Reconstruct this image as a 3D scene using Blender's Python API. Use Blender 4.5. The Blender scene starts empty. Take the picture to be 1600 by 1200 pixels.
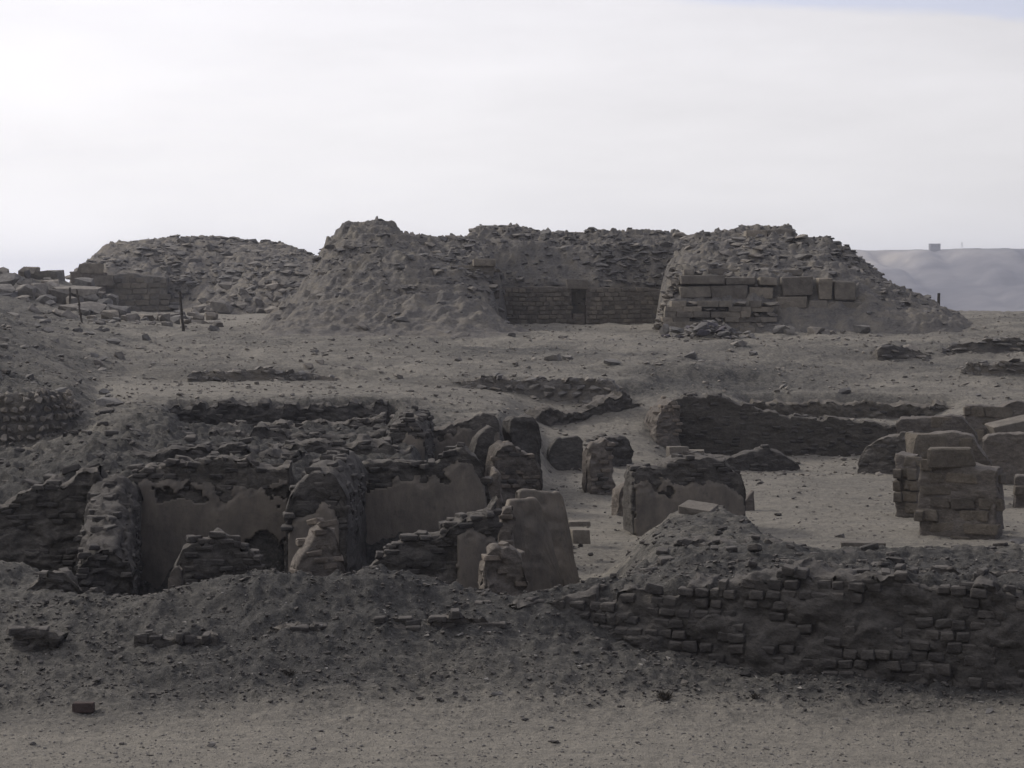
import bpy, math, random
import numpy as np
from mathutils import Vector, Matrix, Euler

random.seed(7)
rng = np.random.default_rng(7)
C = bpy.context.scene.collection
SC = bpy.context.scene

# ------------------------------------------------------------------ camera
F = 3209.0                     # focal length in pixels of a 1600 px wide picture
PITCH = math.atan(140 / F)
CAMZ = 6.0
cam_d = bpy.data.cameras.new('camera')
cam_d.sensor_width = 36
cam_d.lens = 36 * F / 1600
cam_d.clip_start = 0.5
cam_d.clip_end = 9000
cam = bpy.data.objects.new('camera', cam_d)
cam.location = (0, 0, CAMZ)
cam.rotation_euler = (math.pi / 2 - PITCH, 0, 0)
C.objects.link(cam)
SC.camera = cam

# ------------------------------------------------------------------ sky, sun, exposure
SUN_AZ = math.radians(-55)      # measured from +Y towards +X (negative: to the left, beyond the ruins)
SUN_EL = math.radians(34)
SUN_DIR = Vector((math.sin(SUN_AZ) * math.cos(SUN_EL), math.cos(SUN_AZ) * math.cos(SUN_EL), math.sin(SUN_EL)))

world = bpy.data.worlds.new('World')
SC.world = world
world.use_nodes = True
wn = world.node_tree
wn.nodes.clear()
def WN(t, **k):
    n = wn.nodes.new(t)
    for a, b in k.items():
        setattr(n, a, b)
    return n
def wmath(op, a, b=None, clamp=False):
    n = WN('ShaderNodeMath', operation=op)
    n.use_clamp = clamp
    for i, v in enumerate((a, b)):
        if v is None:
            continue
        if isinstance(v, (int, float)):
            n.inputs[i].default_value = v
        else:
            wn.links.new(v, n.inputs[i])
    return n.outputs[0]
sky = WN('ShaderNodeTexSky')
sky.sky_type = 'NISHITA'
sky.sun_disc = False
sky.sun_elevation = SUN_EL
sky.sun_rotation = SUN_AZ
sky.air_density = 1.0
sky.dust_density = 0.8
sky.ozone_density = 1.6
bg_sky = WN('ShaderNodeBackground')
bg_sky.inputs['Strength'].default_value = 0.14
stint = WN('ShaderNodeMix', data_type='RGBA', blend_type='MULTIPLY')
stint.inputs[0].default_value = 1.0
stint.inputs[7].default_value = (1.10, 0.90, 1.0, 1)
wn.links.new(sky.outputs[0], stint.inputs[6])
wn.links.new(stint.outputs[2], bg_sky.inputs['Color'])
tc = WN('ShaderNodeTexCoord')
sep = WN('ShaderNodeSeparateXYZ')
wn.links.new(tc.outputs['Generated'], sep.inputs[0])
# veiled sky: brighter round the veiled sun, dimmer on the far side
dot = WN('ShaderNodeVectorMath', operation='DOT_PRODUCT')
dot.inputs[1].default_value = SUN_DIR
wn.links.new(tc.outputs['Generated'], dot.inputs[0])
glow = wmath('POWER', wmath('MULTIPLY', wmath('ADD', dot.outputs['Value'], 1.0), 0.5, True), 2.0)
# cloud sheet stretched along the horizon
mp = WN('ShaderNodeMapping')
mp.inputs['Scale'].default_value = (2.2, 2.2, 11.0)
mp.inputs['Location'].default_value = (0.3, 0.0, 0.35)
wn.links.new(tc.outputs['Generated'], mp.inputs['Vector'])
nz = WN('ShaderNodeTexNoise')
nz.inputs['Scale'].default_value = 1.6
nz.inputs['Detail'].default_value = 7
nz.inputs['Roughness'].default_value = 0.62
wn.links.new(mp.outputs[0], nz.inputs['Vector'])
# thin veil everywhere: full near the horizon, opening higher up
up = WN('ShaderNodeMapRange')
up.inputs['From Min'].default_value = 0.12
up.inputs['From Max'].default_value = 0.15
up.interpolation_type = 'SMOOTHSTEP'
wn.links.new(sep.outputs['Z'], up.inputs['Value'])
gap = WN('ShaderNodeMapRange')
gap.inputs['From Min'].default_value = 0.50
gap.inputs['From Max'].default_value = 0.60
gap.interpolation_type = 'SMOOTHSTEP'
rightness = WN('ShaderNodeMapRange')
rightness.inputs['From Min'].default_value = -0.05
rightness.inputs['From Max'].default_value = 0.22
rightness.inputs['To Min'].default_value = -0.06
rightness.inputs['To Max'].default_value = 0.10
wn.links.new(sep.outputs['X'], rightness.inputs['Value'])
wn.links.new(wmath('ADD', nz.outputs['Fac'], rightness.outputs[0]), gap.inputs['Value'])
# a clear band just under the upper edge of the veil, further gaps higher up
slant = wmath('ADD', wmath('MULTIPLY', sep.outputs['X'], 0.085), wmath('MULTIPLY', nz.outputs['Fac'], 0.030))
bandn = WN('ShaderNodeMapRange')
bandn.interpolation_type = 'SMOOTHSTEP'
bandn.inputs['From Min'].default_value = 0.1560
bandn.inputs['From Max'].default_value = 0.1625
wn.links.new(wmath('ADD', sep.outputs['Z'], slant), bandn.inputs['Value'])
high = WN('ShaderNodeMapRange')
high.inputs['From Min'].default_value = 0.16
high.inputs['From Max'].default_value = 0.24
high.inputs['To Min'].default_value = 0.62
high.inputs['To Max'].default_value = 0.0
wn.links.new(sep.outputs['Z'], high.inputs['Value'])
opening = wmath('MAXIMUM', wmath('MULTIPLY', bandn.outputs[0], high.outputs[0]), wmath('MULTIPLY', wmath('MULTIPLY', up.outputs[0], gap.outputs[0]), wmath('SUBTRACT', 0.62, high.outputs[0])), True)
cover = wmath('SUBTRACT', 1.0, wmath('MULTIPLY', opening, 0.85), True)
lum = wmath('ADD', wmath('MULTIPLY', glow, 1.02), 0.42)
ccol = WN('ShaderNodeMix', data_type='RGBA')
tint = WN('ShaderNodeMapRange')
tint.inputs['From Min'].default_value = 0.0
tint.inputs['From Max'].default_value = 0.16
wn.links.new(sep.outputs['Z'], tint.inputs['Value'])
wn.links.new(tint.outputs[0], ccol.inputs[0])
ccol.inputs[6].default_value = (1.03, 1.005, 0.985, 1)
ccol.inputs[7].default_value = (0.88, 0.865, 0.90, 1)
mott = WN('ShaderNodeTexNoise')
mott.inputs['Scale'].default_value = 2.2
mott.inputs['Detail'].default_value = 5
mott.inputs['Roughness'].default_value = 0.6
wn.links.new(mp.outputs[0], mott.inputs['Vector'])
hz_ = WN('ShaderNodeMapRange')          # the haze is brightest low over the ground
hz_.inputs['From Min'].default_value = -0.01
hz_.inputs['From Max'].default_value = 0.05
hz_.inputs['To Min'].default_value = 1.22
hz_.inputs['To Max'].default_value = 1.0
wn.links.new(sep.outputs['Z'], hz_.inputs['Value'])
lum = wmath('MULTIPLY', lum, hz_.outputs[0])
lum = wmath('MULTIPLY', lum, wmath('ADD', wmath('MULTIPLY', mott.outputs['Fac'], 0.30), 0.84))
bg_cloud = WN('ShaderNodeBackground')
wn.links.new(ccol.outputs[2], bg_cloud.inputs['Color'])
wn.links.new(lum, bg_cloud.inputs['Strength'])
mixs = WN('ShaderNodeMixShader')
wn.links.new(cover, mixs.inputs[0])
wn.links.new(bg_sky.outputs[0], mixs.inputs[1])
wn.links.new(bg_cloud.outputs[0], mixs.inputs[2])
wo = WN('ShaderNodeOutputWorld')
wn.links.new(mixs.outputs[0], wo.inputs['Surface'])

sun_d = bpy.data.lights.new('sun', 'SUN')
sun_d.energy = 2.2
sun_d.angle = math.radians(10)
sun_d.color = (1.0, 0.93, 0.84)
sun = bpy.data.objects.new('sun', sun_d)
sun.rotation_euler = (-SUN_DIR).to_track_quat('-Z', 'Y').to_euler()
sun.location = (0, 0, 60)
C.objects.link(sun)

SC.view_settings.view_transform = 'Standard'
SC.view_settings.look = 'None'
SC.view_settings.gamma = 1
SC.view_settings.use_curve_mapping = False
SC.view_settings.exposure = 0.0

# ------------------------------------------------------------------ projection helpers (plan sketching)
cp, sp = math.cos(PITCH), math.sin(PITCH)
def zpy(py, D):
    dy = -(np.asarray(py, float) - 600) / F
    return CAMZ + D * (dy * cp - sp) / (cp + dy * sp)
def pt(px, py, D):
    dy = -(py - 600) / F
    y = cp + dy * sp
    return (D * (px - 800) / F / y, D, CAMZ + D * (dy * cp - sp) / y)
def px_of(x, y):
    return 800 + x / np.maximum(y, 12.0) * F

# ------------------------------------------------------------------ noise
def _h(i, j, k, s):
    n = (i.astype(np.int64) * 374761393 + j.astype(np.int64) * 668265263 + k.astype(np.int64) * 2147483647 % 4294967291 + s * 974634777) & 0xffffffff
    n = ((n ^ (n >> 13)) * 1274126177) & 0xffffffff
    n = ((n ^ (n >> 16)) * 2246822519) & 0xffffffff
    return ((n ^ (n >> 15)) & 0xffffff) / float(0x1000000)
def vn3(x, y, z, s=0):
    xi, yi, zi = np.floor(x), np.floor(y), np.floor(z)
    fx, fy, fz = x - xi, y - yi, z - zi
    fx, fy, fz = fx * fx * (3 - 2 * fx), fy * fy * (3 - 2 * fy), fz * fz * (3 - 2 * fz)
    r = 0
    for a in (0, 1):
        wx = fx if a else 1 - fx
        for b in (0, 1):
            wy = fy if b else 1 - fy
            for c in (0, 1):
                wz = fz if c else 1 - fz
                r = r + wx * wy * wz * _h(xi + a, yi + b, zi + c, s)
    return r * 2 - 1
def vn2(x, y, s=0):
    xi, yi = np.floor(x), np.floor(y)
    fx, fy = x - xi, y - yi
    fx, fy = fx * fx * (3 - 2 * fx), fy * fy * (3 - 2 * fy)
    z = np.zeros_like(xi)
    return ((1 - fx) * (1 - fy) * _h(xi, yi, z, s) + fx * (1 - fy) * _h(xi + 1, yi, z, s)
            + (1 - fx) * fy * _h(xi, yi + 1, z, s) + fx * fy * _h(xi + 1, yi + 1, z, s)) * 2 - 1
def fbm2(x, y, o=4, s=0, g=0.5):
    r, a, t = 0, 1.0, 0
    for i in range(o):
        r = r + a * vn2(x, y, s + i * 17)
        t += a
        a *= g
        x, y = x * 2.03 + 11.3, y * 2.03 - 7.1
    return r / t
def worley2(x, y, s=0):
    xi, yi = np.floor(x), np.floor(y)
    d1 = np.full(x.shape, 9.0)
    idv = np.zeros(x.shape)
    z = np.zeros_like(xi)
    for a in (-1, 0, 1):
        for b in (-1, 0, 1):
            cx, cy = xi + a, yi + b
            ddx = cx + _h(cx, cy, z, s) - x
            ddy = cy + _h(cx, cy, z + 1, s) - y
            d = ddx * ddx + ddy * ddy
            m = d < d1
            d1 = np.where(m, d, d1)
            idv = np.where(m, _h(cx, cy, z + 2, s), idv)
    return np.sqrt(d1), idv
def sstep(v, a, b):
    t = np.clip((v - a) / (b - a), 0, 1)
    return t * t * (3 - 2 * t)

# ------------------------------------------------------------------ object helpers
def link(o):
    C.objects.link(o)
    return o
def tag(o, label=None, cat=None, group=None, kind=None):
    if label: o['label'] = label
    if cat: o['category'] = cat
    if group: o['group'] = group
    if kind: o['kind'] = kind
    return o
def empty(name, loc, label, cat, group=None):
    o = bpy.data.objects.new(name, None)
    o.location = loc
    o.empty_display_size = 0.3
    link(o)
    return tag(o, label, cat, group)
def mesh_np(name, V, Q, mat, smooth=True, tris=False):
    me = bpy.data.meshes.new(name)
    V = np.asarray(V, np.float32)
    Q = np.asarray(Q, np.int32)
    n = Q.shape[1]
    me.vertices.add(len(V))
    me.vertices.foreach_set('co', V.ravel())
    me.loops.add(Q.size)
    me.loops.foreach_set('vertex_index', Q.ravel())
    me.polygons.add(len(Q))
    me.polygons.foreach_set('loop_start', np.arange(0, Q.size, n, dtype=np.int32))
    me.polygons.foreach_set('loop_total', np.full(len(Q), n, np.int32))
    me.polygons.foreach_set('use_smooth', np.full(len(Q), smooth, bool))
    me.update(calc_edges=True)
    me.validate()
    me.materials.append(mat)
    return me
def grid_quads(nr, nc, wrap=False):
    i = np.arange(nr - 1)[:, None]
    j = np.arange(nc - 1)[None, :]
    a = (i * nc + j).ravel()
    return np.stack([a, a + 1, a + nc + 1, a + nc], 1)
def part(name, me, root, loc=(0, 0, 0), rot=None, scale=None, parent_loc=None):
    o = bpy.data.objects.new(name, me)
    link(o)
    if root is not None:
        o.parent = root
    pl = Vector(parent_loc) if parent_loc is not None else (root.location if root is not None else Vector((0, 0, 0)))
    o.location = Vector(loc) - pl
    if rot is not None: o.rotation_euler = rot
    if scale is not None: o.scale = scale
    return o

# ------------------------------------------------------------------ materials
def new_mat(name):
    m = bpy.data.materials.new(name)
    m.use_nodes = True
    nt = m.node_tree
    b = nt.nodes['Principled BSDF']
    b.inputs['Roughness'].default_value = 0.95
    b.inputs['Specular IOR Level'].default_value = 0.15
    return m, nt, b
def N(nt, t, **k):
    n = nt.nodes.new(t)
    for a, v in k.items():
        setattr(n, a, v)
    return n
def noise(nt, scale, detail=5, rough=0.6, vec=None, stretch=None):
    if vec is None:
        g = N(nt, 'ShaderNodeNewGeometry')
        vec = g.outputs['Position']
    if stretch:
        mpn = N(nt, 'ShaderNodeMapping')
        mpn.inputs['Scale'].default_value = stretch
        nt.links.new(vec, mpn.inputs['Vector'])
        vec = mpn.outputs[0]
    n = N(nt, 'ShaderNodeTexNoise')
    n.inputs['Scale'].default_value = scale
    n.inputs['Detail'].default_value = detail
    n.inputs['Roughness'].default_value = rough
    nt.links.new(vec, n.inputs['Vector'])
    return n.outputs['Fac']
def ramp(nt, fac, stops):
    r = N(nt, 'ShaderNodeValToRGB')
    e = r.color_ramp.elements
    while len(e) < len(stops):
        e.new(0.5)
    for el, (p, c) in zip(e, stops):
        el.position = p
        el.color = (*c, 1)
    nt.links.new(fac, r.inputs[0])
    return r.outputs[0]
def mix(nt, fac, a, b, mode='MIX'):
    m = N(nt, 'ShaderNodeMix', data_type='RGBA', blend_type=mode)
    for idx, v in ((0, fac), (6, a), (7, b)):
        if isinstance(v, (int, float)):
            m.inputs[idx].default_value = v
        elif isinstance(v, tuple):
            m.inputs[idx].default_value = (*v, 1)
        else:
            nt.links.new(v, m.inputs[idx])
    return m.outputs[2]
def fmath(nt, op, a, b, clamp=False):
    n = N(nt, 'ShaderNodeMath', operation=op)
    n.use_clamp = clamp
    for i, v in enumerate((a, b)):
        if isinstance(v, (int, float)):
            n.inputs[i].default_value = v
        else:
            nt.links.new(v, n.inputs[i])
    return n.outputs[0]
def bump(nt, bsdf, h, dist, strength=1.0):
    b = N(nt, 'ShaderNodeBump')
    b.inputs['Distance'].default_value = dist
    b.inputs['Strength'].default_value = strength
    nt.links.new(h, b.inputs['Height'])
    nt.links.new(b.outputs[0], bsdf.inputs['Normal'])

SAND = (0.280, 0.258, 0.220)
SAND_D = (0.210, 0.196, 0.171)
MUD = (0.080, 0.077, 0.073)
MUD_D = (0.044, 0.043, 0.042)
MUD_L = (0.132, 0.125, 0.116)

def mat_earth():
    m, nt, b = new_mat('earth')
    at = N(nt, 'ShaderNodeAttribute', attribute_name='sand')
    n1 = noise(nt, 0.9, 6, 0.65)
    n2 = noise(nt, 9.0, 5, 0.7)
    n3 = noise(nt, 45.0, 3, 0.7)
    sand = ramp(nt, n2, [(0.32, SAND_D), (0.62, SAND)])
    st_ = noise(nt, 2.6, 5, 0.65, stretch=(0.28, 1.9, 1.0))
    sand = mix(nt, 0.65, sand, ramp(nt, st_, [(0.34, (0.74, 0.745, 0.75)), (0.66, (1.22, 1.21, 1.19))]), 'MULTIPLY')
    sand = mix(nt, fmath(nt, 'MULTIPLY', n1, 0.35), sand, (0.215, 0.198, 0.172))
    mud = ramp(nt, n2, [(0.3, MUD_D), (0.5, MUD), (0.72, MUD_L)])
    n0 = noise(nt, 0.16, 4, 0.6, stretch=(1, 1.6, 1))
    f = fmath(nt, 'ADD', fmath(nt, 'MULTIPLY', fmath(nt, 'SUBTRACT', n1, 0.5), 1.0), fmath(nt, 'MULTIPLY', fmath(nt, 'SUBTRACT', n0, 0.51), 2.3))
    f = fmath(nt, 'ADD', f, fmath(nt, 'MULTIPLY', fmath(nt, 'SUBTRACT', n2, 0.5), 0.9))
    sa = at.outputs['Fac']
    amp = fmath(nt, 'ADD', fmath(nt, 'MULTIPLY', fmath(nt, 'MULTIPLY', sa, fmath(nt, 'SUBTRACT', 1.0, sa)), 3.4), 0.18)
    f = fmath(nt, 'ADD', sa, fmath(nt, 'MULTIPLY', f, amp), True)
    col = mix(nt, f, mud, sand)
    # grit: small dark and pale specks
    vo = N(nt, 'ShaderNodeTexVoronoi')
    vo.inputs['Scale'].default_value = 14
    g = N(nt, 'ShaderNodeNewGeometry')
    nt.links.new(g.outputs['Position'], vo.inputs['Vector'])
    sp_ = ramp(nt, vo.outputs['Distance'], [(0.10, (1, 1, 1)), (0.22, (0, 0, 0))])
    vc = N(nt, 'ShaderNodeSeparateColor')
    nt.links.new(vo.outputs['Color'], vc.inputs[0])
    pick = fmath(nt, 'GREATER_THAN', vc.outputs[0], 0.72)
    col = mix(nt, fmath(nt, 'MULTIPLY', sp_, fmath(nt, 'MULTIPLY', pick, 0.75)), col, (0.07, 0.065, 0.063))
    pick2 = fmath(nt, 'LESS_THAN', vc.outputs[0], 0.10)
    col = mix(nt, fmath(nt, 'MULTIPLY', sp_, fmath(nt, 'MULTIPLY', pick2, 0.6)), col, (0.27, 0.25, 0.23))
    col = mix(nt, 0.55, col, ramp(nt, n3, [(0.3, (0.66, 0.66, 0.66)), (0.7, (1.25, 1.25, 1.25))]), 'MULTIPLY')
    nt.links.new(col, b.inputs['Base Color'])
    h = fmath(nt, 'ADD', fmath(nt, 'MULTIPLY', n2, 0.7), fmath(nt, 'MULTIPLY', n3, 0.35))
    h = fmath(nt, 'ADD', h, fmath(nt, 'MULTIPLY', noise(nt, 22, 4, 0.7), 0.4))
    bump(nt, b, h, 0.11)
    return m
def mat_mud(name, dark, mid, light, courses=True, dist=0.05, warm=None):
    m, nt, b = new_mat(name)
    n1 = noise(nt, 1.3, 5, 0.6)
    n2 = noise(nt, 7.0, 6, 0.7, stretch=(1, 1, 1.9))
    n3 = noise(nt, 34.0, 3, 0.7)
    col = ramp(nt, n2, [(0.3, dark), (0.52, mid), (0.75, light)])
    if warm:
        col = mix(nt, ramp(nt, n1, [(0.45, (0, 0, 0)), (0.62, (1, 1, 1))]), col, warm)
    # dust settles on faces that look up (a surface's own coat of blown sand)
    g = N(nt, 'ShaderNodeNewGeometry')
    s = N(nt, 'ShaderNodeSeparateXYZ')
    nt.links.new(g.outputs['True Normal'], s.inputs[0])
    du = fmath(nt, 'MULTIPLY', ramp(nt, s.outputs['Z'], [(0.45, (0, 0, 0)), (0.9, (1, 1, 1))]), 0.40)
    col = mix(nt, du, col, (0.155, 0.142, 0.130))
    oi = N(nt, 'ShaderNodeObjectInfo')
    col = mix(nt, 1.0, col, ramp(nt, oi.outputs['Random'], [(0.0, (0.80, 0.80, 0.81)), (0.5, (1, 1, 1)), (1.0, (1.18, 1.16, 1.13))]), 'MULTIPLY')
    col = mix(nt, 0.6, col, ramp(nt, n3, [(0.3, (0.7, 0.7, 0.7)), (0.7, (1.2, 1.2, 1.2))]), 'MULTIPLY')
    nt.links.new(col, b.inputs['Base Color'])
    h = fmath(nt, 'ADD', fmath(nt, 'MULTIPLY', n2, 1.0), fmath(nt, 'MULTIPLY', n3, 0.35))
    bump(nt, b, h, dist)
    return m
def mat_plaster():
    m, nt, b = new_mat('mud_plaster')
    n1 = noise(nt, 1.1, 5, 0.6)
    n2 = noise(nt, 5.0, 6, 0.65, stretch=(1, 1, 0.45))
    n3 = noise(nt, 40.0, 3, 0.6)
    col = ramp(nt, n1, [(0.33, (0.112, 0.102, 0.091)), (0.66, (0.172, 0.152, 0.130))])
    col = mix(nt, 0.75, col, ramp(nt, n2, [(0.3, (0.70, 0.70, 0.72)), (0.7, (1.22, 1.19, 1.14))]), 'MULTIPLY')
    n4 = noise(nt, 2.6, 7, 0.7)
    col = mix(nt, ramp(nt, n4, [(0.56, (0, 0, 0)), (0.66, (.7, .7, .7))]), col, (0.088, 0.080, 0.073))
    nt.links.new(col, b.inputs['Base Color'])
    h = fmath(nt, 'ADD', fmath(nt, 'ADD', n2, fmath(nt, 'MULTIPLY', n4, 0.8)), fmath(nt, 'MULTIPLY', n3, 0.2))
    bump(nt, b, h, 0.03)
    return m
def mat_stone(name, a, c, e, dist=0.05, scale=4.0):
    m, nt, b = new_mat(name)
    n1 = noise(nt, scale, 6, 0.65)
    n2 = noise(nt, scale * 7, 4, 0.7)
    col = ramp(nt, n1, [(0.3, a), (0.52, c), (0.75, e)])
    oi = N(nt, 'ShaderNodeObjectInfo')
    col = mix(nt, 1.0, col, ramp(nt, oi.outputs['Random'], [(0.0, (0.74, 0.74, 0.76)), (0.5, (0.98, 0.98, 0.98)), (1.0, (1.22, 1.19, 1.14))]), 'MULTIPLY')
    col = mix(nt, 0.5, col, ramp(nt, n2, [(0.3, (0.72, 0.72, 0.72)), (0.7, (1.22, 1.22, 1.22))]), 'MULTIPLY')
    nt.links.new(col, b.inputs['Base Color'])
    bump(nt, b, fmath(nt, 'ADD', n1, fmath(nt, 'MULTIPLY', n2, 0.4)), dist)
    return m

M_EARTH = mat_earth()
M_MUD = mat_mud('mud_brick', (0.048, 0.045, 0.042), (0.082, 0.076, 0.070), (0.128, 0.118, 0.108))
M_MUD_L = mat_mud('weathered_mud_brick', (0.085, 0.075, 0.068), (0.135, 0.120, 0.106), (0.20, 0.178, 0.155))
M_BRICK = mat_mud('brick', (0.042, 0.039, 0.037), (0.070, 0.065, 0.061), (0.110, 0.102, 0.095), dist=0.03)
M_MUD_M = mat_mud('brown_mud_wall', (0.062, 0.056, 0.049), (0.098, 0.089, 0.077), (0.140, 0.127, 0.110))
M_BRICK_L = mat_mud('pale_brick', (0.10, 0.085, 0.072), (0.155, 0.133, 0.112), (0.215, 0.185, 0.155), dist=0.025)
M_PLASTER = mat_plaster()
M_STONE = mat_stone('limestone', (0.13, 0.12, 0.108), (0.20, 0.183, 0.162), (0.28, 0.255, 0.225))
M_STONE_D = mat_stone('grey_limestone', (0.110, 0.105, 0.101), (0.172, 0.163, 0.153), (0.25, 0.235, 0.216))
M_RUBBLE = mat_mud('rubble_fill', (0.125, 0.119, 0.115), (0.190, 0.179, 0.168), (0.265, 0.246, 0.224), dist=0.16, warm=(0.255, 0.232, 0.198))
M_PALE = mat_stone('pale_chip', (0.20, 0.19, 0.175), (0.28, 0.265, 0.245), (0.36, 0.34, 0.32))
M_DARKSTONE = mat_stone('purple_grey_stone', (0.060, 0.056, 0.066), (0.090, 0.084, 0.095), (0.13, 0.12, 0.13))
M_RED = mat_stone('fired_clay', (0.060, 0.048, 0.045), (0.085, 0.064, 0.058), (0.13, 0.11, 0.10), 0.02)
M_BLOCK = mat_stone('dressed_limestone', (0.125, 0.113, 0.097), (0.190, 0.171, 0.146), (0.255, 0.228, 0.192), 0.09, 2.5)
M_WOOD = mat_stone('old_wood', (0.04, 0.035, 0.03), (0.06, 0.053, 0.046), (0.09, 0.08, 0.07), 0.01, 9)

# ------------------------------------------------------------------ terrain
def rows_to_table(rows, smooth=3):
    P = np.arange(-700, 2304, 4.0)
    Ds, Z = [], []
    for D, kn in rows:
        xs = [k[0] for k in kn]
        zs = [k[1] if k[1] < 100 else float(zpy(k[1], D)) for k in kn]
        z = np.interp(P, xs, zs)
        if smooth:
            ker = np.ones(2 * smooth + 1) / (2 * smooth + 1)
            z = np.convolve(np.pad(z, smooth, mode='edge'), ker, 'valid')
        Ds.append(D)
        Z.append(z)
    return np.array(Ds), P, np.array(Z)
def table(tb, px, D):
    Ds, P, Z = tb
    D = np.clip(D, Ds[0], Ds[-1] - 1e-4)
    i = np.clip(np.searchsorted(Ds, D, side='right') - 1, 0, len(Ds) - 2)
    t = (D - Ds[i]) / (Ds[i + 1] - Ds[i])
    c = np.clip((px - P[0]) / 4.0, 0, len(P) - 1.001)
    j = c.astype(int)
    s = c - j
    return (Z[i, j] * (1 - s) + Z[i, j + 1] * s) * (1 - t) + (Z[i + 1, j] * (1 - s) + Z[i + 1, j + 1] * s) * t

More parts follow.
